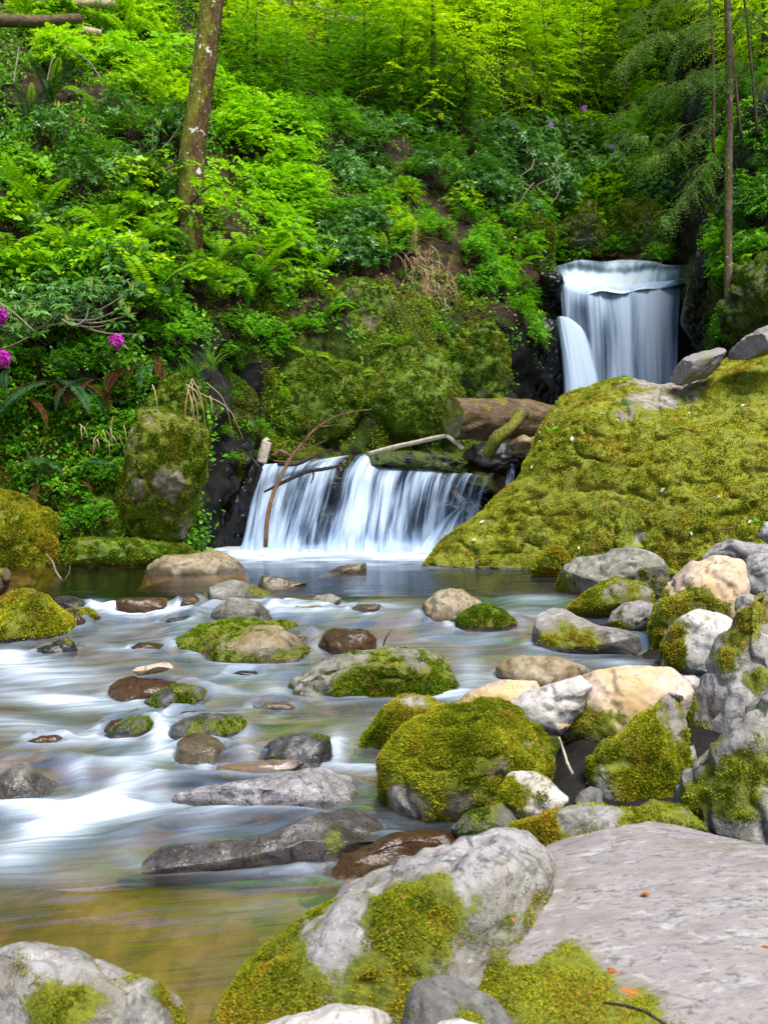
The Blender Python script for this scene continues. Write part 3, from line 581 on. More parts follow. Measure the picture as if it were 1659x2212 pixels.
rock('boulder', 'pale grey boulder with dark moss on its left side, in front of the peach boulder', 'F', [(1190, 570), (1200, 470), (1230, 390), (1280, 338), (1350, 303), (1420, 290), (1480, 308), (1522, 345), (1520, 480), (1440, 640), (1300, 640)], 'pale', Y=8.1, n=50, depth=.7, moss=-.05, blobs=[(1230, 470, 90, .85), (1250, 560, 80, .7), (1260, 400, 50, .5)], tuft=9000, tl=.032, tw=.012, cuts=2)
rock('boulder', 'rounded grey boulder with a deep dent at the right edge above the peach boulder', 'F', [(1500, 160), (1550, 98), (1600, 72), (1700, 56), (1790, 90), (1800, 260), (1680, 310), (1590, 300), (1535, 245)], 'granite', Y=8.9, n=44, depth=.8, lump=.2, moss=.02, low=.25)
rock('boulder', 'flat topped grey boulder behind the peach boulder', 'F', [(1368, 90), (1430, 28), (1500, 10), (1600, 26), (1720, 43), (1720, 100), (1600, 130), (1450, 120)], 'granite', Y=10.3, depth=.6, moss=.2, low=.4, cuts=2, tuft=2500, tl=.03, tw=.012)
rock('stone', 'pale angular stone at the right edge resting on the moss covered outcrop', 'D', [(1612, 1212), (1640, 1160), (1690, 1120), (1760, 1140), (1760, 1260), (1660, 1250)], 'pale', Y=10.8, cuts=3)
rock('boulder', 'tall white and grey lichen covered boulder at the right edge', 'F', [(1320, 960), (1325, 760), (1355, 620), (1400, 490), (1480, 378), (1560, 288), (1640, 228), (1750, 175), (1900, 260), (1900, 1000), (1600, 1250), (1340, 1200)], 'granite', Y=6.6, n=80, depth=.62, lump=.09, mid=.5, cuts=6, moss=.24, blobs=[(1540, 400, 90, .5), (1470, 520, 60, .55), (1340, 740, 50, .6), (1620, 620, 70, .6), (1600, 320, 60, .4), (1380, 900, 90, .55), (1350, 940, 80, .5)], tuft=16000, tl=.026, tw=.008)
rock('boulder', 'large rough grey boulder with moss patches at the right edge, nearest the flat slab', 'F', [(1090, 1310), (1170, 1190), (1250, 1090), (1330, 960), (1450, 850), (1550, 758), (1659, 668), (1800, 600), (2000, 800), (2000, 1500), (1700, 1620), (1250, 1520), (1080, 1420)], 'granite', Y=5.25, n=90, depth=.6, lump=.09, mid=.5, cuts=5, moss=.27, blobs=[(1430, 1080, 130, .55), (1330, 1130, 60, .4), (1540, 1030, 70, .45), (1480, 960, 50, .5), (1560, 1160, 60, .4)], tuft=22000, tl=.024, tw=.007)
rock('boulder', 'broad boulder with a smooth pale orange top and a moss covered face', 'F', [(738, 770), (765, 690), (830, 620), (900, 576), (1000, 562), (1150, 556), (1240, 572), (1310, 618), (1345, 662), (1310, 780), (1200, 920), (1000, 960), (850, 940), (760, 860)], 'peach', Y=6.6, n=70, depth=.72, cuts=0, lump=.09, moss=.12, low=1.1, blobs=[(850, 740, 130, .55), (960, 800, 110, .4), (1120, 760, 90, .35), (1000, 600, 150, -.3), (1210, 660, 60, .25)], tuft=26000, tl=.028, tw=.009)
rock('boulder', 'low pale boulder with a mossy left edge behind the great mossy one', 'F', [(275, 840), (300, 730), (370, 662), (440, 628), (540, 616), (660, 622), (700, 680), (660, 800), (560, 880), (400, 880)], 'peach', Y=6.75, n=44, depth=.7, cuts=0, moss=-.05, blobs=[(340, 710, 90, .7), (430, 730, 70, .4)], tuft=6000, tl=.026, tw=.009)
rock('boulder', 'bare white stone slanting down between two mossy boulders', 'F', [(500, 740), (600, 676), (700, 636), (850, 594), (900, 640), (860, 760), (760, 860), (600, 860)], 'pale', Y=6.45, n=44, depth=.7, cuts=0, lump=.06, moss=-.2)
rock('boulder', 'great rounded boulder thickly covered in yellow green moss', 'F', [(0, 1105), (-14, 960), (36, 880), (120, 798), (220, 736), (330, 711), (420, 701), (520, 706), (620, 736), (702, 786), (745, 850), (752, 960), (710, 1050), (610, 1110), (500, 1160), (350, 1225), (150, 1270), (40, 1200)], 'mossrock', Y=5.85, n=100, depth=.85, lump=.07, moss=.95, low=-.25, blobs=[(80, 1150, 120, -.5), (620, 900, 40, -.5), (480, 980, 60, -.45), (60, 900, 40, -.3), (300, 1180, 120, -.4)], tuft=60000, tl=.03, tw=.008)
rock('boulder', 'mossy boulder peeping out behind the left of the great mossy one', 'F', [(-150, 970), (-120, 890), (-50, 808), (0, 738), (60, 688), (130, 673), (200, 688), (252, 713), (272, 748), (200, 860), (60, 960), (-20, 1010)], 'mossrock', Y=6.75, n=60, depth=.7, moss=.85, blobs=[(130, 690, 90, -.55)], tuft=22000, tl=.028, tw=.009)
rock('boulder', 'steep moss draped boulder with a bare grey crest below the pale orange one', 'F', [(878, 960), (950, 880), (1060, 798), (1150, 718), (1250, 672), (1310, 660), (1350, 760), (1330, 900), (1310, 1080), (1260, 1240), (1100, 1330), (940, 1240), (884, 1060)], 'granite', Y=5.75, n=80, depth=.7, cuts=3, lump=.1, moss=.6, blobs=[(1000, 960, 150, .3), (1150, 900, 90, .25), (1150, 1100, 120, .3), (1240, 740, 80, -.6), (1270, 840, 60, -.5), (960, 1120, 50, -.4)], tuft=34000, tl=.028, tw=.008)
rock('stone', 'egg shaped stone with a bare white top and a mossy waist', 'F', [(505, 1072), (530, 1020), (590, 1003), (650, 1008), (720, 1048), (790, 1118), (828, 1162), (780, 1215), (650, 1240), (560, 1215), (518, 1135)], 'pale', Y=5.15, n=50, lump=.06, moss=.0, blobs=[(560, 1110, 60, .7), (640, 1090, 60, .4), (700, 1120, 50, .4), (590, 1180, 70, .5), (600, 1030, 70, -.4)], tuft=7000, tl=.024, tw=.007)
rock('stone', 'small dark stone with green moss in the shadow left of the egg shaped stone', 'H', [(285, 265), (350, 203), (440, 163), (520, 143), (575, 170), (590, 240), (500, 310), (380, 330), (310, 300)], 'dark', Y=5.1, n=44, moss=.45, tuft=8000, tl=.022, tw=.007, mossmat='mossg')
rock('boulder', 'low moss covered stone with a grey ridge behind the flat slab', 'H', [(490, 320), (560, 250), (640, 228), (720, 188), (800, 168), (900, 153), (1000, 163), (1090, 180), (1130, 260), (1000, 340), (800, 400), (690, 410), (600, 370)], 'granite', Y=4.85, n=60, depth=.7, moss=.72, blobs=[(640, 290, 110, .5), (800, 190, 90, -.6), (960, 180, 80, -.4), (860, 250, 90, .3), (1060, 240, 60, .4)], tuft=18000, tl=.024, tw=.007)
rock('stone', 'small dark grey stone wedged in the dark gap behind the egg shaped stone', 'F', [(815, 1150), (840, 1100), (890, 1070), (940, 1090), (950, 1200), (850, 1220)], 'dark', Y=5.5)
# --- nearest stones
rock('boulder', 'rough granite boulder with clumps of moss beside the flat slab', 'H', [(-760, 1250), (-720, 1050), (-640, 920), (-560, 830), (-450, 720), (-330, 620), (-200, 530), (-80, 465), (0, 430), (80, 408), (200, 368), (330, 318), (450, 293), (550, 290), (622, 306), (690, 360), (700, 450), (670, 600), (640, 800), (580, 1000), (450, 1250), (-100, 1380), (-500, 1380)], 'granite', Y=4.08, n=120, cuts=0, depth=.78, lump=.15, mid=.5, moss=.46, low=.55, blobs=[(-470, 800, 170, .5), (-600, 950, 170, .5), (100, 500, 120, .45), (0, 620, 140, .45), (200, 620, 140, .5), (250, 480, 90, .4), (-400, 990, 130, .4), (-100, 900, 130, .3), (-300, 640, 60, .3), (-640, 1090, 120, .5), (-330, 720, 110, -.3), (-160, 760, 130, -.35), (350, 330, 220, -.4), (80, 430, 130, -.3), (-150, 540, 130, -.3), (600, 340, 80, -.3), (250, 960, 160, -.2)], tuft=60000, tl=.022, tw=.0055)
rock('slab', 'broad flat lilac grey slab with faint grain and a mossy left rim', 'H', [(640, 400), (780, 330), (840, 268), (900, 253), (1050, 263), (1250, 288), (1450, 338), (1659, 383), (2100, 470), (2500, 900), (2300, 1500), (1300, 1500), (700, 1300), (400, 1110), (240, 900), (270, 720), (350, 580), (440, 480)], 'lilac', Y=3.75, n=130, slab=(-.10, -.10, 1, .19, .42), lump=.012, rough=.22, cuts=0, moss=-.03, side=.62, blobs=[(330, 700, 130, .6), (300, 850, 130, .6), (450, 560, 60, .35), (450, 950, 150, .9), (600, 900, 90, .7), (700, 980, 170, .95), (880, 1070, 190, 1.0), (1120, 1150, 170, .9), (380, 560, 70, .5), (290, 760, 120, .5), (450, 600, 110, .6), (520, 470, 80, .55), (400, 720, 110, .6), (620, 830, 80, .3), (760, 840, 60, .3), (560, 740, 100, -.5)], tuft=70000, tl=.02, tw=.005, cat='slab')
rock('stone', 'dark grey rounded stone half sunk in moss at the bottom', 'H', [(60, 1150), (100, 1000), (140, 930), (220, 898), (310, 908), (400, 960), (475, 1005), (560, 1110), (520, 1250), (200, 1260)], 'dark', Y=3.12, n=60, lump=.09, moss=-.1, blobs=[(110, 1050, 60, .6), (400, 1060, 70, .5), (330, 1080, 60, .4)], tuft=7000, tl=.02, tw=.005)
rock('stone', 'pale speckled stone showing only its top at the bottom edge', 'H', [(-560, 1130), (-440, 1068), (-310, 1058), (-210, 1018), (-100, 1028), (0, 1058), (60, 1100), (20, 1200), (-300, 1220)], 'pale', Y=3.2, n=50, lump=.1, moss=-.1)
rock('stone', 'small pale stone in front of the dark rounded one at the very bottom', 'H', [(200, 1130), (240, 1095), (320, 1082), (410, 1100), (440, 1150), (300, 1200)], 'pale', Y=2.95, moss=-.1)
rock('boulder', 'pale granite boulder with mossy patches in the bottom left corner', 'G', [(-260, 1300), (-220, 900), (-100, 800), (0, 788), (100, 776), (200, 778), (320, 798), (450, 838), (560, 888), (680, 938), (780, 1000), (850, 1080), (910, 1200), (700, 1350)], 'granite', Y=3.45, n=100, depth=.6, lump=.08, moss=.20, low=.25, blobs=[(300, 990, 110, .42), (420, 1010, 130, .4), (560, 930, 80, .4), (720, 1000, 80, .5), (800, 1080, 80, .5), (120, 850, 50, .35), (220, 1080, 110, .4), (250, 825, 40, .3), (60, 940, 50, .3)], tuft=36000, tl=.02, tw=.005)
rock('boulder', 'long low stone with a bare white hump tapering away into the water', 'G', [(508, 402), (560, 372), (700, 345), (850, 325), (1040, 311), (1150, 288), (1280, 238), (1400, 192), (1520, 157), (1580, 155), (1632, 185), (1682, 230), (1692, 282), (1640, 324), (1540, 364), (1400, 390), (1200, 396), (1000, 408), (700, 418)], 'speck', n=64, depth=.45, lump=.06, wet=.22, moss=.1, blobs=[(1100, 370, 60, .5), (1450, 320, 80, .4), (1250, 320, 60, .3)], tuft=7000, tl=.014, tw=.005, mossmat='mossg', base=405, down=.9)
rock('boulder', 'submerged red brown stone in the shaded water under the great mossy boulder', 'G', [(1290, 445), (1450, 400), (1590, 340), (1680, 290), (1800, 265), (1950, 280), (1990, 320), (1850, 400), (1650, 450), (1450, 470)], 'brown', wet=-1, depth=.5, lump=.05)
SEED[0] += 3
# --- the moss covered outcrop and its neighbours
rock('outcrop', 'huge moss covered outcrop sloping down into the pool beside the lower fall', 'D', [(155, 1352), (185, 1310), (250, 1250), (310, 1190), (400, 1130), (500, 1050), (580, 985), (605, 955), (640, 880), (700, 758), (740, 698), (800, 620), (860, 573), (950, 538), (1050, 533), (1130, 548), (1200, 546), (1300, 540), (1400, 520), (1460, 470), (1560, 420), (1700, 350), (2000, 260), (2300, 500), (2300, 1250), (1700, 1420), (1200, 1420), (650, 1375)], 'outcrop', Y=13.3, n=150, depth=.42, lump=.15, mid=.30, cuts=5, moss=.86, blobs=[(1150, 570, 120, -.6), (1300, 560, 100, -.5), (340, 1250, 60, -.15), (560, 1010, 60, -.2), (1060, 720, 40, -.5), (1075, 1200, 30, -.7), (700, 1200, 40, -.4), (860, 1000, 50, -.2)], tuft=150000, tl=.036, tw=.013, base=1350, wet=.06, rough=1.6, mossmat='mossy', recline=.72)
rock('rock', 'bare lilac rock on the crest of the moss covered outcrop below the upper fall', 'D', [(1195, 545), (1260, 480), (1300, 438), (1380, 403), (1460, 388), (1475, 412), (1450, 470), (1390, 530), (1280, 560)], 'lilac', Y=14.2, cuts=3, moss=.05, blobs=[(1400, 440, 40, .4)])
rock('rock', 'pinkish bare rock at the top right of the moss covered outcrop', 'D', [(1465, 450), (1500, 400), (1560, 348), (1620, 313), (1720, 280), (1800, 330), (1700, 420), (1560, 450)], 'lilac', Y=13.8, cuts=3, moss=.02, seed=52)
rock('rock', 'bright moss cushion at the foot of the outcrop by the water', 'D', [(640, 1370), (650, 1310), (690, 1270), (740, 1255), (785, 1280), (800, 1330), (760, 1375)], 'gmoss', Y=12.6, depth=.8, moss=.95, tuft=4000, tl=.05, tw=.018)
# --- rocks of the left bank
rock('boulder', 'bulging moss covered boulder at the left edge of the pool', 'C', [(-260, 1350), (-240, 1050), (-60, 985), (0, 1008), (80, 1038), (150, 1078), (215, 1108), (255, 1150), (267, 1182), (242, 1222), (262, 1270), (300, 1345), (100, 1365)], 'mossrock', n=80, depth=.5, lump=.15, cuts=3, moss=.95, base=1345, tuft=36000, tl=.05, tw=.018, blobs=[(220, 1200, 40, -.3), (20, 1050, 40, -.3)])
rock('rock', 'square shouldered mossy rock buttress between the left bank and the dark cleft', 'C', [(430, 1310), (440, 1180), (490, 1040), (540, 900), (560, 780), (610, 660), (700, 600), (800, 580), (870, 620), (905, 720), (900, 850), (897, 950), (885, 1080), (875, 1190), (870, 1290), (700, 1330)], 'mossrock', Y=14.35, n=90, depth=.75, lump=.14, cuts=6, moss=.72, blobs=[(760, 950, 80, -.3), (720, 1130, 90, -.35), (800, 1200, 60, -.25), (750, 830, 90, .2), (860, 900, 60, .2)], tuft=30000, tl=.05, tw=.018, mossmat='mossg')
rock('rock', 'mossy apron of rock at the foot of the left buttress', 'C', [(250, 1330), (300, 1230), (450, 1220), (600, 1225), (700, 1235), (800, 1250), (870, 1290), (800, 1320), (550, 1345)], 'gmoss', n=60, Y=14.0, depth=.4, lump=.2, moss=.75, tuft=16000, tl=.05, tw=.018, mossmat='mossg', cuts=2)
for k, (pts_, mt_, lb) in enumerate([([(300, 1330), (310, 1300), (345, 1290), (370, 1310), (372, 1335)], 'brown', 'red brown stone first in the row at the left water edge'), ([(372, 1332), (385, 1300), (410, 1305), (415, 1332)], 'slate', 'narrow dark stone in the row at the left water edge'),
        ([(415, 1332), (430, 1285), (465, 1268), (500, 1280), (545, 1300), (550, 1330)], 'granite', 'largest grey stone in the row at the left water edge'), ([(548, 1330), (565, 1300), (600, 1298), (610, 1328)], 'brown', 'last small stone in the row before the banded pool boulder')]):
    rock('stone', lb, 'C', pts_, mt_, n=20, cuts=2, wet=.1)
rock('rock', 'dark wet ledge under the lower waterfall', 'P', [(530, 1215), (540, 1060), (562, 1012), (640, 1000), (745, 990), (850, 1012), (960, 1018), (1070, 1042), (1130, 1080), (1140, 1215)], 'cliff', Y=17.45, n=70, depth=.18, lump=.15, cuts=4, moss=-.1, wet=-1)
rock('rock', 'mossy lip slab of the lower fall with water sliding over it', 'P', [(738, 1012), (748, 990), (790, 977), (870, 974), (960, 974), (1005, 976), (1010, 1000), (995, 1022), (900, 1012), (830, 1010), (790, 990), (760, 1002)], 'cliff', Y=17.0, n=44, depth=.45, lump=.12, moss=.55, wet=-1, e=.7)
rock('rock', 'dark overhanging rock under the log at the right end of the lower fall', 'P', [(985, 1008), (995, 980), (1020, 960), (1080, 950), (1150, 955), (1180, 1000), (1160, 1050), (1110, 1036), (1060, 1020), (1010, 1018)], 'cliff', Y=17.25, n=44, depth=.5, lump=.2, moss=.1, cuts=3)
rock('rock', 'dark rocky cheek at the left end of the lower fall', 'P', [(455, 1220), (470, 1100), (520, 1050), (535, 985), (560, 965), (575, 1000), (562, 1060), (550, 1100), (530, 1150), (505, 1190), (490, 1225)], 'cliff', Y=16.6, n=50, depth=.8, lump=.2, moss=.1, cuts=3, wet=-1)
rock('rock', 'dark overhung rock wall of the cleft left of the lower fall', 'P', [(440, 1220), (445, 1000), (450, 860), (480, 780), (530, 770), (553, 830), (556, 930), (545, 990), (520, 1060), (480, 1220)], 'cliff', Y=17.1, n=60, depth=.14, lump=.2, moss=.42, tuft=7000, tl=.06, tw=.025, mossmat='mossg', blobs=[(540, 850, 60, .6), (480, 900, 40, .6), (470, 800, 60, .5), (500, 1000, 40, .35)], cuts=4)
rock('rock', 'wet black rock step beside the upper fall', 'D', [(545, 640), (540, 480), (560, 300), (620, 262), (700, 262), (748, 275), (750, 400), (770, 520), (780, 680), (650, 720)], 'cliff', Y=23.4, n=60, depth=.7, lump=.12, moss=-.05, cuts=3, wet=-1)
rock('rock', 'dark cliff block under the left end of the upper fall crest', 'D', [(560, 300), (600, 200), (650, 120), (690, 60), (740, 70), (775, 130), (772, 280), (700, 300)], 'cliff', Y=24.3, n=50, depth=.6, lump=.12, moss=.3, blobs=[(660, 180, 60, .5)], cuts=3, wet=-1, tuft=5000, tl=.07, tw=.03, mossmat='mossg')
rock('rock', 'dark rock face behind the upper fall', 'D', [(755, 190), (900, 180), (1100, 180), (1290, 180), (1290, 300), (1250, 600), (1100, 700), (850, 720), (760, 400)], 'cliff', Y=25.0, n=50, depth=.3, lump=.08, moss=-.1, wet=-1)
rock('rock', 'mossy leaning cliff edge right of the upper fall', 'P', [(1470, 700), (1480, 640), (1497, 580), (1515, 480), (1540, 400), (1560, 340), (1580, 420), (1570, 560), (1556, 680), (1540, 740), (1500, 745)], 'cliff', Y=21.5, n=60, depth=.8, lump=.15, moss=.32, blobs=[(1530, 440, 30, .4), (1490, 650, 30, .4)], cuts=4, tuft=8000, tl=.06, tw=.025)
rock('rock', 'dark crag at the right edge half way up behind the slender trunk', 'P', [(1585, 330), (1590, 200), (1630, 140), (1700, 110), (1800, 150), (1820, 420), (1760, 560), (1640, 560), (1600, 480)], 'cliff', Y=20.3, n=60, depth=.5, lump=.22, moss=.45, tuft=9000, tl=.07, tw=.03, mossmat='mossg', cuts=6)
rock('rock', 'mossy ledge at the right edge above the bare pinkish rock', 'P', [(1550, 720), (1560, 660), (1590, 620), (1606, 570), (1650, 548), (1690, 520), (1780, 515), (1810, 640), (1760, 750), (1620, 750)], 'cliff', Y=17.6, n=60, depth=.5, lump=.3, mid=.6, moss=.62, cuts=6, tuft=14000, tl=.05, tw=.02, mossmat='mossg')
for (pts_, Y_, lb, ms) in [([(560, 985), (565, 880), (600, 800), (680, 740), (760, 760), (800, 860), (790, 960), (740, 1000)], 18.3, 'rounded mossy rock swelling behind the thin branch of the lower fall', .85),
                     ([(740, 975), (750, 860), (800, 760), (880, 720), (960, 760), (1000, 850), (990, 930), (930, 985), (830, 990)], 18.6, 'tall mossy rock bulge left of the fallen log', .85),
                     ([(930, 960), (960, 800), (1000, 720), (1060, 690), (1100, 760), (1090, 860), (1040, 930)], 19.6, 'shadowed mossy rock behind the sawn end of the log', .7),
                     ([(640, 760), (680, 650), (760, 600), (850, 610), (880, 700), (820, 790), (720, 800)], 19.4, 'mossy knob of rock below the dead grass patch', .7)]:
    rock('rock', lb, 'P', pts_, 'gmoss', Y=Y_, n=60, depth=.55, lump=.22, moss=ms, cuts=3, tuft=14000, tl=.06, tw=.022, mossmat='mossg', low=-.2)

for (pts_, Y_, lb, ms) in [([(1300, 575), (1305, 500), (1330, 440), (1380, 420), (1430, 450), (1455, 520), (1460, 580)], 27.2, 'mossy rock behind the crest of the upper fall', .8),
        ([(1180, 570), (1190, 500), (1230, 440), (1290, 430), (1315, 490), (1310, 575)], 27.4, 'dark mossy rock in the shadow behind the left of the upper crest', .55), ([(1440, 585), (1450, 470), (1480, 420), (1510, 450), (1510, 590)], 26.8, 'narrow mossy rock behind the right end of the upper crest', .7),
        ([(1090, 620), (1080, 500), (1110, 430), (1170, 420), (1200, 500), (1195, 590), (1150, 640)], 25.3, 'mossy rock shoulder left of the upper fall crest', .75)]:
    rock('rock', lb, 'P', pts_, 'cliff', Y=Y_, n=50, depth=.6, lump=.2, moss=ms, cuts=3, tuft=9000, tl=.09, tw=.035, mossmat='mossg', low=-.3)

for (r_, pts_, Y_, m_, lb, ms) in [('F', [(1210, 640), (1260, 590), (1340, 590), (1400, 640), (1380, 720), (1250, 720)], 7.3, 'pale', 'small pale stone between the pale orange boulder and the tall lichen covered one', 0),
        ('F', [(930, 470), (1000, 440), (1100, 450), (1180, 480), (1180, 560), (1000, 560)], 9.2, 'dark', 'dark wet stone in the gap below the small rounded grey boulder', .2),
        ('F', [(1240, 1000), (1290, 900), (1340, 880), (1360, 1000), (1300, 1120), (1240, 1130)], 5.95, 'granite', 'grey stone squeezed between the moss draped boulder and the big rough one', .45),
        ('H', [(1000, 260), (1070, 180), (1160, 140), (1300, 170), (1400, 280), (1300, 380), (1080, 360)], 4.95, 'granite', 'mossy stone tucked behind the far edge of the flat slab', .65),
        ('F', [(1470, 250), (1540, 220), (1620, 260), (1640, 340), (1560, 380), (1470, 340)], 8.7, 'granite', 'shaded grey stone below the dented boulder at the right edge', .2)]:
    rock('stone', lb, r_, pts_, m_, Y=Y_, n=34, moss=ms, tuft=4000 if ms > .4 else 0, tl=.024, tw=.008)
rock('stone', 'dark wet stone at the left end of the upper fall crest', 'P', [(1160, 640), (1165, 590), (1188, 574), (1212, 580), (1228, 596), (1216, 622), (1205, 650)], 'cliff', Y=23.75, n=34, depth=.8, lump=.2, cuts=3, moss=.1, wet=-1)
rock('stone', 'mossy dark stone at the right end of the upper fall crest', 'P', [(1478, 610), (1484, 575), (1502, 562), (1522, 590), (1515, 640), (1490, 640)], 'cliff', Y=23.75, n=34, depth=.8, lump=.2, cuts=3, moss=.5, wet=-1)

rock('rock', 'low mossy rock between the bulging boulder and the square buttress', 'C', [(330, 1300), (345, 1150), (400, 1050), (470, 1020), (550, 1050), (600, 1150), (610, 1300)], 'gmoss', Y=14.5, n=60, depth=.6, lump=.25, moss=.8, cuts=3, tuft=9000, tl=.05, tw=.02, mossmat='mossg')
rock('rock', 'mossy shoulder of rock above the square buttress under the grass', 'C', [(600, 700), (640, 560), (720, 500), (820, 500), (890, 580), (900, 700), (800, 780)], 'gmoss', Y=15.0, n=50, depth=.6, lump=.25, moss=.8, cuts=3, tuft=7000, tl=.05, tw=.02, mossmat='mossg')

for (pts_, m_, lb) in [([(560, 480), (600, 455), (660, 450), (720, 462), (740, 482), (650, 492)], 'brown', 'low wet brown stone in the rapids left of the mossy long stone'), ([(1215, 452), (1260, 428), (1330, 430), (1360, 452), (1290, 462)], 'tan', 'low wet tan stone between the mossy stones and the orange brown boulder'),
        ([(980, 600), (1030, 578), (1100, 576), (1140, 596), (1070, 610)], 'slate', 'low dark stone awash above the large midstream boulder'), ([(730, 786), (790, 752), (850, 745), (880, 765), (800, 790)], 'brown', 'wet brown stone awash behind the dark speckled oblong boulder'),
        ([(120, 880), (180, 858), (260, 856), (300, 876), (220, 892)], 'brown', 'brown stone just breaking the white water at the left'), ([(1080, 740), (1150, 716), (1240, 716), (1290, 738), (1190, 752)], 'tan', 'broad tan stone just under the smooth flow in midstream')]:
    rock('stone', lb, 'E', pts_, m_, n=26, wet=-1, depth=.6, lump=.06)
# ------------------------------------------------------------------ stream surface
wx = np.linspace(-7.5, 4.6, 330); wy = np.concatenate([np.linspace(1.2, 2.8, 12), 3 * (16.75 / 3) ** np.linspace(0, 1, 380)])
WX, WY = np.meshgrid(wx, wy)
wob = .25 * noise(np.stack([WX * .8, WY * .1, 0 * WX], -1), 4) + .12 * noise(np.stack([WX * 2.2, WY * .2, 0 * WX], -1), 6)
WZ = zw(WY + wob * sstep(11.2, 10.4, WY) * sstep(4.2, 5, WY))
PX, PY = proj(np.stack([WX, WY, WZ], -1))
# aerated white water: (region, x, y, half width, half height, slope, strength)
FOAM = [('E', 90, 590, 230, 60, .1, 1.0), ('E', 40, 530, 90, 40, 0, .9), ('E', 90, 700, 240, 40, .05, .85), ('E', 330, 725, 240, 26, .1, .7), ('E', 500, 495, 130, 26, .1, .6),
 ('E', 120, 820, 330, 34, .02, .8), ('E', 380, 880, 240, 26, .0, .75), ('E', 690, 860, 45, 80, 0, .95), ('E', 640, 960, 190, 36, -.25, .8), ('E', 560, 1050, 110, 50, -.4, .6), ('E', 480, 1130, 140, 34, -.3, .68),
 ('E', 500, 1178, 170, 20, 0, .85), ('E', 300, 1210, 210, 60, .0, .6), ('E', 60, 1160, 160, 26, .05, .8), ('E', 330, 1050, 60, 36, .4, .6), ('G', 520, 190, 150, 26, .0, .9), ('G', 330, 220, 220, 70, -.5, .7), ('G', 180, 300, 230, 80, -.4, .62), ('G', 60, 430, 240, 120, 0, .42),
 ('E', 560, 318, 160, 26, .0, .9), ('E', 440, 300, 70, 26, .2, .95), ('E', 700, 322, 190, 18, 0, .7), ('E', 1320, 330, 320, 28, .02, .62), ('E', 1250, 300, 120, 20, 0, .7), ('F', 0, 295, 170, 22, 0, .8), ('F', 620, 268, 130, 18, 0, .75), ('F', 640, 330, 150, 34, 0, .5),
 ('F', 20, 690, 260, 18, 0, .75), ('F', 375, 590, 60, 75, 0, .7), ('F', 300, 440, 280, 40, 0, .35), ('F', 980, 540, 200, 22, .05, .5), ('F', 180, 690, 160, 16, 0, .8), ('E', 1450, 905, 45, 60, 0, 1.0), ('E', 1560, 1000, 150, 20, .1, 1.0), ('E', 1050, 890, 60, 60, 0, .5), ('E', 950, 670, 120, 18, .1, .6),
 ('E', 1000, 590, 300, 40, .02, .28), ('E', 380, 620, 200, 60, 0, .4), ('E', 500, 420, 260, 50, 0, .35), ('G', 640, 240, 300, 40, 0, .3),
 ('P', 715, 1196, 215, 17, 0, 1.2), ('P', 560, 1196, 90, 18, 0, 1.1), ('P', 880, 1196, 90, 15, 0, 1.1), ('P', 700, 1222, 230, 12, 0, .5), ('P', 940, 1222, 30, 8, 0, .6)]
foam = .17 * sstep(1292, 1330, PY) * sstep(1960, 1780, PY) + .10 * sstep(1120, 1200, PY) * sstep(300, 450, PX)
tw = fbm(np.stack([WX * 3, WY * 3, 0 * WX], -1), 55, 3)
for (r, x, y, a, b, sl_, amp) in FOAM:
    c = R2P(r, [(x, y)])[0]; k = 1 if r == 'P' else .5
    dx = PX - c[0]; dy = PY - c[1] - sl_ * dx
    foam = foam + amp * np.exp(-((dx / (a * k)) ** 2 + (dy / (b * k)) ** 2) * .9 * (1 + .7 * tw))
act = sstep(10.9, 10.2, WY) * sstep(3.9, 5.2, WY)
pile = 0 * WX
for (rx0, ry0, ra, rb) in FOOT:                                    # white collars round the stones and the wakes they trail
    dx, dy = WX - rx0, WY - ry0; u_, v_ = dx / (ra + .02), dy / (rb + .02); d_ = np.hypot(u_, v_) + .12 * tw
    foam = foam + act * .34 * np.exp(-((d_ - 1.0) / .13) ** 2) * (.45 + .55 * sstep(.2, -.9, v_ * .8 + u_ * .35))
    tl_ = -(dx * .5 + dy * .86); cr_ = np.abs(dx * .86 - dy * .5) / ra
    foam = foam + act * .24 * np.exp(-((cr_ - .75) / .28) ** 2) * sstep(.2 * ra, .7 * ra, tl_) * np.exp(-np.clip(tl_ - ra, 0, 9) / (1.6 * ra + .1))
    pile = pile + act * .05 * np.exp(-((d_ - 1.02) / .25) ** 2) * sstep(-.2, .8, v_)
foam = np.clip(foam * .62, 0, 1.25)
st = fbm(np.stack([WX * .9 + WY * .25, WY * 2.6, 0 * WX], -1), 12, 3)
WZ = WZ + pile + st * (.006 + .06 * act) + .05 * np.clip(foam, 0, 1) * act + .05 * sstep(15.6, 16.2, WY)
flow = np.stack([WX * .55 + WY * .35, WY * 1.0 - WX * .22, 0 * WX], -1)
t = NT('silky stream water'); p = t.pos(); fl = t.attr('flow', 'Vector')
s1 = t.noise(t.vscale(fl, (.8, 6, 1)), 1.6, 5, .55, .6); s2 = t.noise(t.vscale(fl, (1.5, 16, 1)), 2.0, 4, .6, .4)
sv = t.math('ADD', t.math('MULTIPLY', s1, .65), t.math('MULTIPLY', s2, .35))
ff = t.math('ADD', t.attr('foam'), t.math('MULTIPLY', t.math('MULTIPLY', t.math('SUBTRACT', sv, .5), 1.9), t.math('ADD', .12, t.attr('foam'))))
ff = t.range(ff, .02, 1.08, 0, .95, False)
bmp = t.bump(t.math('ADD', s1, t.math('MULTIPLY', t.noise(t.vscale(p, (1, 2.4, 1)), 7, 3), .2)), .22, .05)
fr = t.math('MULTIPLY', t.n('Fresnel', {'IOR': 1.33, 'Normal': bmp}).outputs[0], .42)
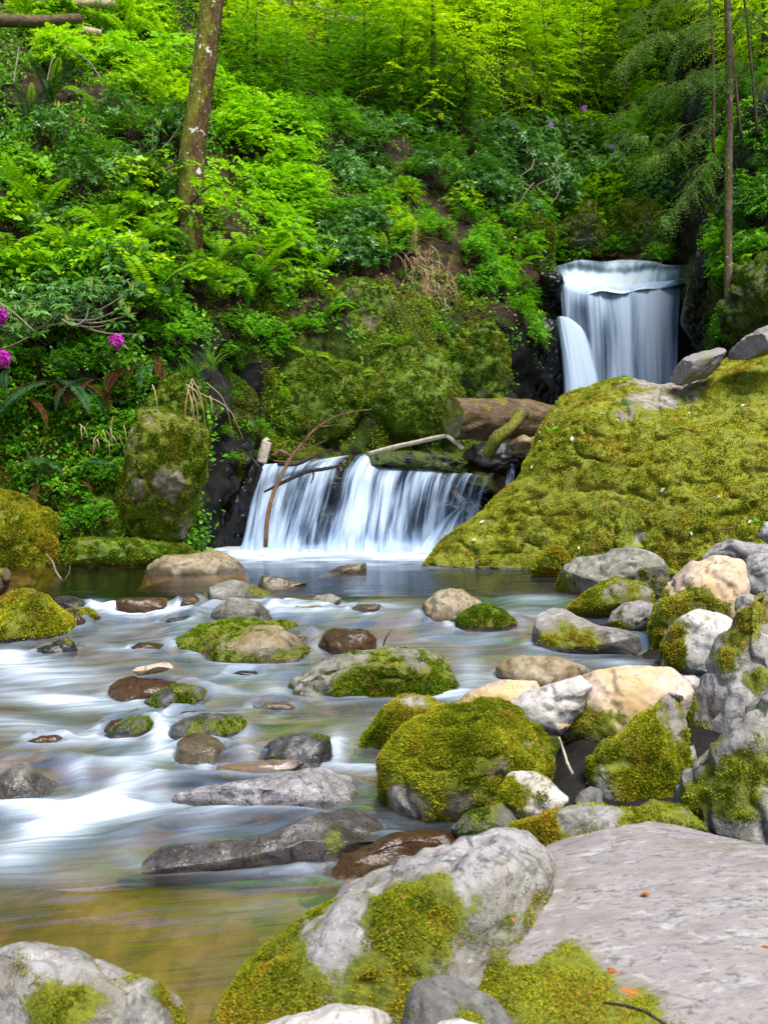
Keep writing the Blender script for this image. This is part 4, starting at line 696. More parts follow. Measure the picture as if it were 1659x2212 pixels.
tb = t.n('BsdfTransparent', {'Color': (.88, .77, .58, 1)}); gl = t.n('BsdfGlossy', {'Color': (.95, .97, 1, 1), 'Roughness': .13, 'Normal': bmp})
m1 = t.n('MixShader', {0: fr, 1: tb.outputs[0], 2: gl.outputs[0]})
df = t.n('BsdfDiffuse', {'Color': t.ramp(ff, [(0, (.15, .18, .23)), (.4, (.27, .33, .41)), (1, (.62, .70, .78))]), 'Normal': bmp})  # bluish ramp: skylight tint on white foam put into its colour
m2 = t.n('MixShader', {0: ff, 1: m1.outputs[0], 2: df.outputs[0]}); t.t.links.new(m2.outputs[0], t.out.inputs[0])
M['water'] = t.m
me = mesh('stream_water', np.stack([WX, WY, WZ], -1).reshape(-1, 3), grid_faces(len(wy), len(wx)), t.m, dict(foam=foam.ravel(), flow=flow.reshape(-1, 3)))
tag(obj('stream_water', me), 'clear brown stream with milky white rapids running between the boulders', 'water', None, 'structure')

# the pool between the two falls
ux, uy = np.linspace(-2.4, 8, 30), np.linspace(16.9, 23.4, 20); UX, UY = np.meshgrid(ux, uy)
me = mesh('plunge_pool_water', np.stack([UX, UY, 1.46 + .01 * UX * 0], -1).reshape(-1, 3), grid_faces(20, 30), M['water'], dict(foam=(.15 + .8 * sstep(21.5, 23, UY)).ravel(), flow=np.stack([UX, UY, 0 * UX], -1).reshape(-1, 3)))
tag(obj('plunge_pool_water', me), 'pool behind the log between the upper and the lower waterfall', 'water', None, 'structure')
# ------------------------------------------------------------------ leaves
def leaf_mat(name, lo, mid, hi, trans=.42, rough=.5, spec=.35, var=.35):
    t = NT(name)
    inst = t.n('ObjectInfo').outputs['Random']
    f = t.math('ADD', t.math('MULTIPLY', t.attr('rnd'), 1 - var), t.math('MULTIPLY', inst, var))
    c = t.ramp(f, [(0.05, lo), (.5, mid), (.95, hi)])
    t.fin(c, rough, None, spec)
    tr = t.n('BsdfTranslucent', {'Color': t.mix(1.0, c, (1.35, 1.25, .55), 'MULTIPLY')})
    mx = t.n('MixShader', {0: trans, 1: t.b.outputs[0], 2: tr.outputs[0]})
    t.t.links.new(mx.outputs[0], t.out.inputs[0]); return t.m
M['beech'] = leaf_mat('bright beech leaves', (0.1215, 0.2875, 0.004), (0.3028, 0.5585, 0.006), (0.6288, 0.8, 0.012), .5, .55, .25)  # sunlit brightness of the upper slope put into the leaf colour
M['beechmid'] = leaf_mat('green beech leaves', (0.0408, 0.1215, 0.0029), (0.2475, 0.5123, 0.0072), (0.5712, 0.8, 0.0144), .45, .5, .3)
M['woods'] = leaf_mat('deep green leaves', (0.0173, 0.0693, 0.0033), (0.0768, 0.252, 0.0088), (0.192, 0.462, 0.0165), .4, .5, .3)  # darker variant: shade of the middle slope put into the leaf colour
M['hazel'] = leaf_mat('yellow green hazel leaves', (0.0875, 0.264, 0.004), (0.225, 0.516, 0.006), (0.425, 0.72, 0.015), .5, .55, .25)
M['rhodo'] = leaf_mat('glossy blue green leaves', (0.0148, 0.0601, 0.0124), (0.0706, 0.2202, 0.0374), (0.1884, 0.409, 0.0842), .22, .40, .38)
M['rhodolight'] = leaf_mat('pale green rhododendron leaves', (0.042, 0.144, 0.022), (0.108, 0.288, 0.055), (0.24, 0.456, 0.132), .3, .38, .45)
M['herb'] = leaf_mat('fresh green herb leaves', (0.0237, 0.0936, 0.0032), (0.1035, 0.3402, 0.0096), (0.2415, 0.567, 0.0192), .4, .5, .3)
M['fern'] = leaf_mat('green fern', (0.0394, 0.1242, 0.0024), (0.1666, 0.4013, 0.007), (0.3518, 0.6306, 0.0123), .45, .6, .2, .6)
M['ferndark'] = leaf_mat('old dark fern', (.012, .05, .015), (.03, .10, .03), (.07, .17, .05), .3, .55, .3, .6)
M['ferndead'] = leaf_mat('dead brown fern', (.03, .013, .005), (.085, .034, .012), (.17, .085, .03), .2, .8, .1, .4)
M['needle'] = leaf_mat('grey green needles', (0.0292, 0.0788, 0.0158), (0.0878, 0.1925, 0.0396), (0.2145, 0.35, 0.0792), .35, .6, .25)
M['grass'] = leaf_mat('grass blades', (.04, .13, .006), (.10, .28, .012), (.22, .42, .03), .4, .55, .25)
M['straw'] = leaf_mat('dead straw', (.20, .13, .06), (.42, .31, .17), (.62, .50, .32), .25, .8, .1)
M['petal'] = leaf_mat('magenta petals', (.30, .015, .30), (.48, .03, .46), (.65, .10, .60), .35, .55, .2)
M['lilac_petal'] = leaf_mat('pale violet petals', (.28, .12, .55), (.42, .22, .75), (.55, .35, .85), .35, .55, .2)
M['budm'] = leaf_mat('pale yellow buds', (.30, .36, .05), (.48, .52, .10), (.62, .62, .2), .35, .6, .2)
M['litter'] = leaf_mat('fallen orange leaves', (.20, .06, .015), (.42, .15, .03), (.60, .32, .10), .2, .7, .2)
M['ivory'] = leaf_mat('ivory flower', (.6, .6, .45), (.75, .75, .6), (.85, .85, .75), .3, .6, .2)
def bark_mat(name, c1, c2, c3, lich=0.0, mossy=0.0, sc=1.0, rough=.85, ax=(1, 1, .33)):
    t = NT(name); p = t.pos()
    n1 = t.noise(t.vscale(p, tuple(9 * sc * q for q in ax)), 1, 6, .65, .4); n2 = t.noise(t.vscale(p, tuple(30 * sc * q for q in ax)), 1, 4, .6)
    c = t.ramp(t.math('ADD', t.math('MULTIPLY', n1, .6), t.math('MULTIPLY', n2, .4)), [(.35, c1), (.5, c2), (.66, c3)])
    if mossy:
        nx = t.n('SeparateXYZ', {0: t.n('NewGeometry').outputs['Normal']}).outputs[0]
        f = t.range(t.math('SUBTRACT', t.noise(p, 3.5, 5, .65), t.math('MULTIPLY', nx, .22)), .62 - mossy * .3, .72 - mossy * .3, 0, .85)
        c = t.mix(f, c, t.ramp(n2, [(.35, (.05, .06, .004)), (.6, (.17, .17, .012))]))
    if lich:
        c = t.mix(t.range(t.noise(p, 6.5, 3, .45, .3), .73 - lich * .1, .75 - lich * .1, 0, .9), c, (.60, .60, .54))
        c = t.mix(t.range(t.noise(p, 22, 2, .4), .68, .71, 0, .8), c, (.50, .49, .40))
    return t.fin(c, rough, t.bump(t.math('ADD', n1, n2), .6, .03), .2)
M['bark'] = bark_mat('brown bark', (.022, .014, .008), (.06, .038, .02), (.12, .08, .045))
M['barkmain'] = bark_mat('mossy lichen bark', (.03, .016, .006), (.085, .05, .015), (.16, .11, .045), .75, .85)
M['redbark'] = bark_mat('red brown bark', (.06, .018, .010), (.14, .05, .025), (.22, .09, .05))
M['twig'] = bark_mat('pale grey twig bark', (.12, .10, .07), (.24, .20, .15), (.38, .33, .26), 0, 0, 2)
M['stick'] = bark_mat('red brown stick bark', (.06, .03, .016), (.15, .08, .04), (.26, .15, .08), 0, 0, 2)
M['blackstick'] = bark_mat('wet black wood', (.008, .007, .006), (.025, .02, .016), (.06, .05, .04), 0, 0, 2, .35)
M['logm'] = bark_mat('weathered log', (.05, .034, .02), (.10, .066, .038), (.19, .135, .085), 0, .5, 1, .85, (.25, 1, 1))
M['palewood'] = bark_mat('bare pale wood', (.30, .25, .18), (.48, .42, .33), (.62, .56, .47), 0, 0, 2)
M['deadlog'] = bark_mat('bare tan log', (.20, .15, .09), (.36, .28, .19), (.52, .42, .31), 0, .05)

RG = np.random.default_rng(11)
def leaves(p, d, nrm, L, W, fold=.25, rnd=None, curl=.0):
    """diamond leaves; all arrays of n rows"""
    n = len(p); d = d / (np.linalg.norm(d, axis=1, keepdims=True) + 1e-9)
    s = np.cross(nrm, d); s /= np.linalg.norm(s, axis=1, keepdims=True) + 1e-9
    u = np.cross(d, s); L = np.broadcast_to(L, n)[:, None]; W = np.broadcast_to(W, n)[:, None]
    mid = p + d * L * .45
    V = np.stack([p, mid - s * W * .5 + u * W * fold, p + d * L - u * L * curl, mid + s * W * .5 + u * W * fold], 1).reshape(-1, 3)
    r = RG.random(n) if rnd is None else rnd
    return V, np.arange(4 * n).reshape(-1, 4), np.repeat(r, 4)
def cat_leaves(Ls):
    Vs, Fs, Rs, k = [], [], [], 0
    for V, F, R in Ls: Vs.append(V); Fs.append(F + k); Rs.append(R); k += len(V)
    return np.vstack(Vs), np.vstack(Fs), np.concatenate(Rs)
def unit(v): return v / (np.linalg.norm(v, axis=-1, keepdims=True) + 1e-9)
def sprays(anc, dirs, L, nl, ll, lw, rng, droop=.25, flat=.25):
    """flat twigs with leaves in two rows"""
    n = len(anc); t = np.tile(np.linspace(.12, 1, nl), n); i = np.repeat(np.arange(n), nl)
    Ls = (L * rng.uniform(.6, 1.25, n))[i]; d = unit(dirs)[i]
    pos = anc[i] + d * (t * Ls)[:, None]; pos[:, 2] -= droop * Ls * t * t
    up = unit(np.array([0, 0, 1.0]) + rng.normal(0, flat, (n, 3)))[i]
    side = unit(np.cross(up, d)); sg = np.where((np.tile(np.arange(nl), n) % 2) == 0, 1, -1)[:, None]
    ld = unit(d * .55 + side * sg * .9 + rng.normal(0, .18, d.shape)); ld[:, 2] -= .12
    nn = unit(up + rng.normal(0, .28, d.shape))
    sz = rng.uniform(.65, 1.2, len(pos)) * (1 - .35 * t)
    base = rng.random(n)[i] * .55 + rng.random(len(pos)) * .45
    return leaves(pos, ld, nn, ll * sz, lw * sz, .12, base, .12)
def crown_mesh(name, mat, R, nsp, L, nl, ll, lw, seed, layers=0.0, gap=.0, lowcut=-1.0, droop=.25, flat=.25, shell=.45):
    rng = np.random.default_rng(seed)
    m = nsp * 3; v = unit(rng.normal(0, 1, (m, 3))); v = v[v[:, 2] > lowcut]; r = rng.random(len(v)) ** shell
    a = v * r[:, None] * (1 + .28 * fbm(v * 1.8 + seed, seed, 2))[:, None]
    a = a * np.array(R)
    if layers: a[:, 2] = np.round(a[:, 2] / layers + .35 * noise(np.stack([a[:, 0], a[:, 1], 0 * a[:, 0]], -1) * .9, seed)) * layers + rng.normal(0, .05, len(a))
    k = fbm(a * (1.6 / max(R) * 2) + seed * 3.1, seed + 1, 2) > gap - .25
    a, v = a[k][:nsp], v[k][:nsp]
    d = unit(v * np.array([1, 1, .25]) + rng.normal(0, .35, v.shape)); d[:, 2] = d[:, 2] * .5
    V, F, r = sprays(a - d * L * .4, d, L, nl, ll, lw, rng, droop, flat)
    return mesh(name, V, F, M[mat] if mat else None, dict(rnd=r))
def rosettes_mesh(name, mat, R, nr, ll, lw, seed, per=9, gap=0.0, lowcut=-.5):
    rng = np.random.default_rng(seed)
    v = unit(rng.normal(0, 1, (nr * 3, 3))); v = v[v[:, 2] > lowcut]; a = v * (rng.random(len(v)) ** .3)[:, None] * (1 + .35 * fbm(v * 2 + seed, seed, 2))[:, None] * np.array(R)
    a = a[fbm(a * 1.8 / max(R) * 1.5 + seed, seed + 1, 2) > gap - .3][:nr]; n = len(a)
    ax = unit(a / np.array(R) * .6 + np.array([0, 0, .8]) + rng.normal(0, .3, a.shape))
    x = unit(np.cross(ax, rng.normal(0, 1, a.shape))); y = np.cross(ax, x)
    i = np.repeat(np.arange(n), per); th = np.tile(np.arange(per) * 2 * np.pi / per, n) + rng.normal(0, .25, n * per)
    rad = x[i] * np.cos(th)[:, None] + y[i] * np.sin(th)[:, None]
    d = rad + ax[i] * rng.uniform(-.35, .55, len(i))[:, None]; sz = rng.uniform(.7, 1.2, len(i))
    base = rng.random(n)[i] * .5 + rng.random(len(i)) * .5
    V, F, r = leaves(a[i] + rad * .01, d, ax[i] + rng.normal(0, .15, d.shape), ll * sz, lw * sz, .15, base, .18)
    return mesh(name, V, F, M[mat], dict(rnd=r)), a, ax
def stems_mesh(name, tips, root, mat, r0=.018, seed=0, n=10, wob=.12):
    rng = np.random.default_rng(seed); parts = []
    for t_ in tips[rng.permutation(len(tips))[:n]]:
        b = root + rng.normal(0, .05, 3) * np.array([1, 1, 0]); m1 = b * .6 + t_ * .4 + rng.normal(0, wob, 3) * np.linalg.norm(t_ - b)
        parts.append(tube(spline([b, m1, t_], 7), [r0, r0 * .3], 5))
    V, F = merge(parts); return mesh(name, V, F, M[mat])
def copy_thing(src, loc, rz, sc=1.0, label=None, group=None, tilt=(0, 0)):
    c = src.copy(); COL.objects.link(c); c.location = [float(x) for x in loc]; c.rotation_euler = (tilt[0], tilt[1], rz); c.scale = (sc,) * 3
    if label: c['label'] = label
    if group: c['group'] = group
    for ch in src.children:
        k = ch.copy(); COL.objects.link(k); k.parent = c
    return c
USED = set()
def place(src, loc, rz, sc=1.0, label=None, group=None, tilt=(0, 0)):
    """the first placing moves the built plant itself, later ones copy it with its parts"""
    if src.name in USED: return copy_thing(src, loc, rz, sc, label, group, tilt)
    USED.add(src.name); src.location = [float(x) for x in loc]; src.rotation_euler = (tilt[0], tilt[1], rz); src.scale = (sc,) * 3
    if label: src['label'] = label
    if group: src['group'] = group
    return src

# ------------------------------------------------------------------ ferns
def frond_mesh(name, mat, L, curve, npin, wmax, seed, elev=65, twist=.0):
    rng = np.random.default_rng(seed); t = np.linspace(0, 1, 22); a = np.radians(elev - curve * t ** 1.3)
    st = L / 21; y = np.concatenate([[0], np.cumsum(np.cos(a[:-1]) * st)]); z = np.concatenate([[0], np.cumsum(np.sin(a[:-1]) * st)])
    P = np.stack([0 * t, y, z], 1); V0, F0 = tube(P, [.006 * L + .002, .0015], 4, caps=False)
    tt = np.linspace(.12, .99, npin); w_ = wmax * np.clip(np.sin(np.pi * np.clip(tt * .86 + .12, 0, 1)) ** .75, .03, 1)
    pos = np.stack([0 * tt, np.interp(tt, t, y), np.interp(tt, t, z)], 1); tan = unit(np.stack([0 * tt, np.interp(tt, t, np.gradient(y)), np.interp(tt, t, np.gradient(z))], 1))
    Ls = []
    for s in (1, -1):
        d = np.array([s, 0, 0]) * .93 + tan * .36 + np.array([0, 0, -.12]) + rng.normal(0, .05, tan.shape); nn = np.cross(tan, [1.0, 0, 0]); nn[nn[:, 2] < 0] *= -1
        Ls.append(leaves(pos, d, nn + rng.normal(0, .12, nn.shape), w_, np.full(npin, L / npin * .92), .05, .3 + .4 * rng.random(npin), .06))
    V1, F1, R1 = cat_leaves(Ls)
    V, F = merge([(V0, F0), (V1, F1)]); return mesh(name, V, F, M[mat], dict(rnd=np.concatenate([np.full(len(V0), .2), R1])))
FROND = {}
for mt_, key in (('fern', 'new'), ('ferndark', 'old'), ('ferndead', 'dead')):
    FROND[key, 'up'] = frond_mesh('frond', mt_, 1.0, 70, 30, .16, 3, 74); FROND[key, 'arch'] = frond_mesh('frond', mt_, 1.0, 105, 30, .17, 4, 58)
    FROND[key, 'hang'] = frond_mesh('frond', mt_, 1.0, 75, 28, .13, 5, -5)
def fern(loc, size, n, label, group, mix=('new',), style='arch', seed=0, dead=0, face=None):
    rng = np.random.default_rng(seed); e = empty('fern', loc, label, 'fern', group)
    for k in range(n + dead):
        isd = k >= n; st = 'hang' if isd else (style if rng.random() < .75 else ('up' if style == 'arch' else 'arch'))
        f = obj('frond', FROND['dead' if isd else mix[int(rng.integers(len(mix)))], st], e)
        az = (2 * math.pi * k / max(n, 1) + rng.normal(0, .3)) if face is None else face + rng.normal(0, .75)
        f.rotation_euler = (rng.normal(0, .12), rng.normal(0, .15), az); s = size * rng.uniform(.7, 1.12) * (.8 if isd else 1); f.scale = (s * .95, s, s)
    return e
def tuft_mesh(name, mat, n, L, w_, spread, seed, droop=1.0):
    rng = np.random.default_rng(seed); Vs, Fs, k = [], [], 0; R = []
    az = rng.random(n) * 2 * np.pi; ln = L * rng.uniform(.5, 1.1, n); lean = rng.uniform(.1, 1, n) * spread
    for s in range(n):
        t = np.linspace(0, 1, 5); out = lean[s] * t * ln[s] * (.5 + .7 * t); z = ln[s] * (t * (1 - .25 * lean[s]) - droop * lean[s] * .75 * t * t)
        P = np.stack([np.cos(az[s]) * out, np.sin(az[s]) * out, z], 1) + rng.normal(0, .02, 3) * np.array([1, 1, 0]); sd_ = np.array([-np.sin(az[s]), np.cos(az[s]), 0]) * w_ * .5
        wv = (1 - t ** 2)[:, None]; Vs.append(np.stack([P - sd_ * wv, P + sd_ * wv], 1).reshape(-1, 3)); i = np.arange(4) * 2 + k
        Fs.append(np.stack([i, i + 1, i + 3, i + 2], 1)); k += 10; R.append(np.full(10, rng.random()))
    return mesh(name, np.vstack(Vs), np.vstack(Fs), M[mat], dict(rnd=np.concatenate(R)))

# ------------------------------------------------------------------ prototypes
def shrub_proto(name, label, cat, crown, stem):
    e = empty(name, (0, 0, 0), label, cat); obj('stem', stem, e); obj('foliage', crown, e); return e
def simple_stem(R, h, seed, mat='bark', n=7):
    rng = np.random.default_rng(seed); tips = unit(rng.normal(0, 1, (n, 3))) * np.array(R) * .8; tips[:, 2] = np.abs(tips[:, 2]) * .6
    return stems_mesh('stem', tips, np.array([0, 0, -h]), mat, .014 + .012 * max(R), seed, n)
def leafshrub(mat, R, nsp, ll, lw, seed, L=.35, nl=9, flat=.3, nm='shrub', **kw):
    return shrub_proto(nm, 'leafy ' + nm, nm, crown_mesh('foliage', mat, R, nsp, L, nl, ll, lw, seed, flat=flat, lowcut=-.6, **kw), simple_stem(R, R[2] * .9, seed))
PR = {}
for k in range(3):
    PR['herb', k] = leafshrub('herb', (.42, .36, .34), 80, .085, .058, 20 + k, .25, 8, nm='plant')
    PR['dark', k] = leafshrub('woods', (.8, .7, .6), 170, .095, .06, 30 + k, .38, 10)
    PR['mid', k] = leafshrub('beechmid', (.8, .7, .6), 160, .105, .072, 40 + k, .4, 10, layers=.22)
    PR['haz', k] = leafshrub('hazel', (.75, .65, .55), 170, .11, .08, 50 + k, .38, 10, layers=.2)
for k in range(3):
    PR['big', k] = leafshrub('hazel' if k == 1 else 'beechmid', (.5, .45, .4), 34, .19, .145, 150 + k, .45, 7, layers=.16, nm='sapling')
RHP = {}
for k in range(3):
    for mt_, key in (('rhodo', 'rh'), ('rhodolight', 'rl')):
        me, a, ax = rosettes_mesh('foliage', mt_, (.8, .65, .55), 110 if key == 'rh' else 90, .125, .04, 60 + k + (9 if key == 'rl' else 0))
        PR[key, k] = shrub_proto('rhododendron', 'rhododendron', 'rhododendron', me, stems_mesh('stem', a, np.array([0, 0, -.6]), 'twig' if key == 'rl' else 'bark', .02, k, 14, .10)); RHP[key, k] = (a, ax)
TB = {}
def tree_proto(mat, H, R, nsp, seed, barkm='bark', ll=.085, lw=.055, r0=.09, base=.28, layers=.42, L=.85, nl=14):
    rng = np.random.default_rng(seed); e = empty('broadleaf_tree', (0, 0, 0), 'tree', 'tree')
    P = spline([[0, 0, -.4], [rng.normal(0, .1), rng.normal(0, .1), H * .3], [rng.normal(0, .2), rng.normal(0, .2), H * .65], [rng.normal(0, .3), rng.normal(0, .3), H * .97]], 16)
    parts = [tube(P, [r0 * 1.25, r0, r0 * .7, r0 * .2], 8, .12, seed)]; cz = H * (base + 1) / 2
    for q in range(16):
        h = rng.uniform(base * .9, .92); b = P[int(h * 15)]; az = rng.random() * 6.28; ln = R[0] * rng.uniform(.5, .95) * (1.15 - h * .6)
        tip = b + np.array([math.cos(az) * ln, math.sin(az) * ln, ln * rng.uniform(.05, .5)])
        parts.append(tube(spline([b, (b + tip) / 2 + [0, 0, .12 * ln], tip], 6), [r0 * .38 * (1.2 - h), .008], 5))
    V, F = merge(parts); obj('trunk', mesh('trunk', V, F, M[barkm]), e)
    cr = crown_mesh('crown', mat, (R[0], R[1], H * (1 - base) / 2), nsp, L, nl, ll, lw, seed, layers, .02, droop=.22, flat=.2, shell=.55)
    obj('crown', cr, e, (0, 0, cz)); return e
for k in range(3):
    PR['tb', k] = tree_proto('beech', 7.5, (2.7, 2.4), 900, 70 + k, base=.06, ll=.125, lw=.088); PR['tm', k] = tree_proto('beechmid', 7.5, (2.7, 2.4), 900, 80 + k, base=.06, ll=.125, lw=.088)
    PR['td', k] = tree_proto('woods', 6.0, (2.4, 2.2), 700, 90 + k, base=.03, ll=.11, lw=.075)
# ------------------------------------------------------------------ planting
rng = np.random.default_rng(2024)
def up_tilt(n, f): return (float(-n[1] * f), float(n[0] * f))
def scatter(kind, rects, n, smin, smax, label, group, lift=.15, tilt=.35, mind=0):
    """n plants over pixel rectangles [(x0, y0, x1, y1)] of the hillside"""
    ar = np.array([(r[2] - r[0]) * (r[3] - r[1]) for r in rects], float); got = []
    for q in range(n * 30):
        if len(got) >= n: break
        r = rects[int(rng.choice(len(rects), p=ar / ar.sum()))]; x, y = rng.uniform(r[0], r[2]), rng.uniform(r[1], r[3])
        if mind and any((x - a) ** 2 + (y - b) ** 2 < mind ** 2 for a, b in got): continue
        got.append((x, y)); p, nn = hs(x, y); s = rng.uniform(smin, smax)
        place(PR[kind, int(rng.integers(3))], p + nn * lift * s + np.array([0, 0, .15 * s]), rng.random() * 6.28, s, label, group, up_tilt(nn, tilt))
def put(kind, k, x, y, s, label, group=None, lift=.2, rz=None, dz=0.0):
    p, nn = hs(x, y); return place(PR[kind, k], p + nn * lift * s + np.array([0, 0, dz]), rng.random() * 6.28 if rz is None else rz, s, label, group, up_tilt(nn, .3))

# --- trees behind and above
def trees(kind, spots, label, group):
    for (x, y, s) in spots:
        p, nn = hs(x, y); place(PR[kind, int(rng.integers(3))], p - np.array([0, 0, .2]), rng.random() * 6.28, s, label, group)
trees('tb', [(930, 290, .8), (1010, 235, .95), (1090, 275, .8), (1170, 285, .85), (1250, 270, .9), (1330, 240, .9), (1120, 130, 1.1), (1220, 100, 1.1), (1330, 90, 1.2), (1010, 90, 1.1), (1400, 180, 1.0), (1080, -10, 1.3), (1230, -40, 1.3), (1380, -60, 1.3), (960, -20, 1.2), (1150, -180, 1.4), (1300, -200, 1.4)], 'bright yellow green beech tree on the sunlit slope above the falls', 'sunlit beech trees above the falls')
trees('tm', [(560, 120, .8), (640, 60, .9), (740, 100, .9), (830, 60, 1.0), (700, -40, 1.1), (880, -60, 1.1), (560, -60, 1.0), (790, -180, 1.2), (600, -200, 1.2), (960, -180, 1.3), (480, -20, .9), (1480, -80, 1.1), (1560, -60, 1.0), (1640, -40, .9), (800, 170, .7), (900, 190, .7)], 'mid green leafy tree on the slope behind the lichen spotted trunk', 'mid green trees on the upper slope')
trees('td', [(620, 260, .45), (700, 250, .5), (780, 260, .5), (860, 280, .5), (560, 240, .45), (940, 280, .45), (1000, 310, .45), (700, 170, .4)], 'dark green low tree in the shade of the middle slope', 'dark low trees of the middle slope')
trees('tb', [(1440, 150, .8), (1530, 100, .75), (1620, 90, .7), (1650, 190, .5)], 'bright beech tree behind the feathery conifer', 'beech trees behind the conifer')
trees('tb', [(540, 200, .42), (620, 205, .42), (720, 205, .45), (800, 200, .5), (870, 210, .5), (500, 120, .45), (660, 100, .55), (770, 110, .6)], 'small bright beech tree on the slope left of the top centre trunk', 'small beech trees of the upper slope')
trees('tm', [(40, -120, .6), (150, -130, .6), (260, -120, .6), (360, -110, .6), (-80, -120, .6)], 'small leafy tree at the top edge of the left bank', 'small trees topping the left bank')

# --- shrubs
scatter('haz', [(60, -20, 400, 170)], 14, .55, .9, 'bright yellow green bush near the top of the left bank', 'bright bushes on the upper left bank')
scatter('haz', [(445, 180, 560, 330), (480, 280, 640, 460)], 15, .6, .95, 'yellow green hazel bush cascading down right of the lichen spotted trunk', 'hazel bushes beside the spotted trunk')
scatter('haz', [(560, 380, 700, 560)], 12, .5, .8, 'yellow green hazel bush cascading down right of the lichen spotted trunk', 'hazel bushes beside the spotted trunk')
scatter('mid', [(0, 20, 420, 130), (270, 120, 420, 250), (480, 60, 760, 260)], 24, .5, .85, 'mid green bush on the upper slope', 'mid green bushes on the upper slope')
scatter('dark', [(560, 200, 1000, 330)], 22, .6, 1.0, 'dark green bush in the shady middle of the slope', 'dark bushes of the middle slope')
scatter('dark', [(0, 280, 400, 560)], 12, .35, .65, 'dark green bush among the ferns of the left bank', 'dark bushes of the left bank')
scatter('rh', [(720, 250, 1010, 400), (640, 480, 800, 600)], 34, .5, .85, 'blue green rhododendron on the middle slope', 'blue green rhododendrons of the middle slope')
scatter('rh', [(1010, 300, 1230, 450)], 22, .8, 1.15, 'grey green rhododendron overhanging the dark notch left of the upper fall', 'rhododendrons overhanging the notch')
scatter('rh', [(1250, 220, 1480, 440)], 22, .7, 1.1, 'glossy rhododendron on the back wall above the upper fall', 'rhododendrons above the upper fall')
scatter('mid', [(1180, 250, 1480, 400), (1240, 400, 1320, 520)], 14, .7, 1.0, 'mid green bush on the back wall above the upper fall', 'bushes above the upper fall')
scatter('haz', [(1200, 200, 1440, 330)], 9, .8, 1.1, 'bright bush below the sunlit beech trees', 'bright bushes below the beech trees')
scatter('rh', [(40, 250, 400, 480)], 16, .45, .7, 'glossy green rhododendron among the ferns left of the spotted trunk', 'rhododendrons left of the spotted trunk')
scatter('rl', [(0, 600, 300, 740)], 11, .5, .75, 'pale leaved rhododendron with yellow buds on the left bank', 'pale rhododendrons of the left bank')
scatter('herb', [(0, 560, 430, 800)], 44, .4, .8, 'small leafy green plant on the left bank', 'small leafy plants of the left bank')
scatter('herb', [(0, 800, 330, 1190)], 56, .3, .62, 'small leafy green plant hanging on the low left bank face', 'small leafy plants of the low bank face')
scatter('herb', [(560, 560, 1060, 940)], 30, .35, .7, 'small green plant growing on the mossy cliff above the lower fall', 'small plants on the mossy cliff')
scatter('herb', [(700, 360, 860, 560), (860, 330, 1100, 440), (1000, 430, 1120, 640), (860, 430, 1000, 540)], 62, .45, .8, 'fresh green herb on the bare middle slope', 'herbs of the bare slope')
scatter('herb', [(1000, 520, 1180, 760), (1330, 420, 1480, 560)], 26, .5, .9, 'green plant clinging to the dark rock near the upper fall', 'plants near the upper fall')
scatter('herb', [(1570, 160, 1690, 430)], 26, .6, 1.1, 'green plant on the upper right crag behind the slender trunk', 'plants of the right crag')
scatter('herb', [(1560, 420, 1680, 740)], 34, .5, .9, 'green plant on the right cliff', 'plants of the right cliff')
scatter('rh', [(1590, 300, 1690, 520)], 6, .6, .9, 'teal green bush at the right edge of the cliff', 'bushes of the right cliff')

scatter('herb', [(470, 600, 620, 780)], 22, .4, .8, 'green plant on the mossy brink of the dark cleft', 'plants at the brink of the cleft')
scatter('rh', [(1180, 330, 1320, 500), (1380, 380, 1480, 520)], 14, .6, .95, 'glossy rhododendron hanging low behind the upper crest', 'low rhododendrons behind the upper crest')
scatter('tmshrub' if ('tmshrub', 0) in PR else 'mid', [(1280, 360, 1480, 520)], 12, .5, .9, 'green bush hanging low behind the upper crest', 'low bushes behind the upper crest')
scatter('herb', [(1090, 420, 1500, 590)], 40, .6, 1.1, 'green plant on the dark rocks around the upper crest', 'plants around the upper crest')
scatter('mid', [(740, 420, 880, 560), (980, 400, 1120, 520)], 12, .35, .6, 'small mid green bush on the middle slope', 'small bushes of the middle slope')
scatter('herb', [(450, 760, 550, 1000)], 14, .3, .55, 'green plant hanging on the dark wall of the cleft', 'plants on the wall of the cleft')
scatter('dark', [(0, 420, 420, 900)], 14, .3, .5, 'dark leafy bush on the low left bank', 'dark bushes of the low left bank')
scatter('big', [(0, 380, 430, 640), (180, 500, 360, 600), (0, 60, 420, 160), (560, 520, 720, 640)], 30, .55, 1.0, 'broad leaved sapling with layered bright leaves on the left bank', 'broad leaved saplings of the left bank')
scatter('big', [(480, 20, 900, 200)], 16, .9, 1.5, 'broad leaved sapling on the upper slope behind the spotted trunk', 'broad leaved saplings of the upper slope')
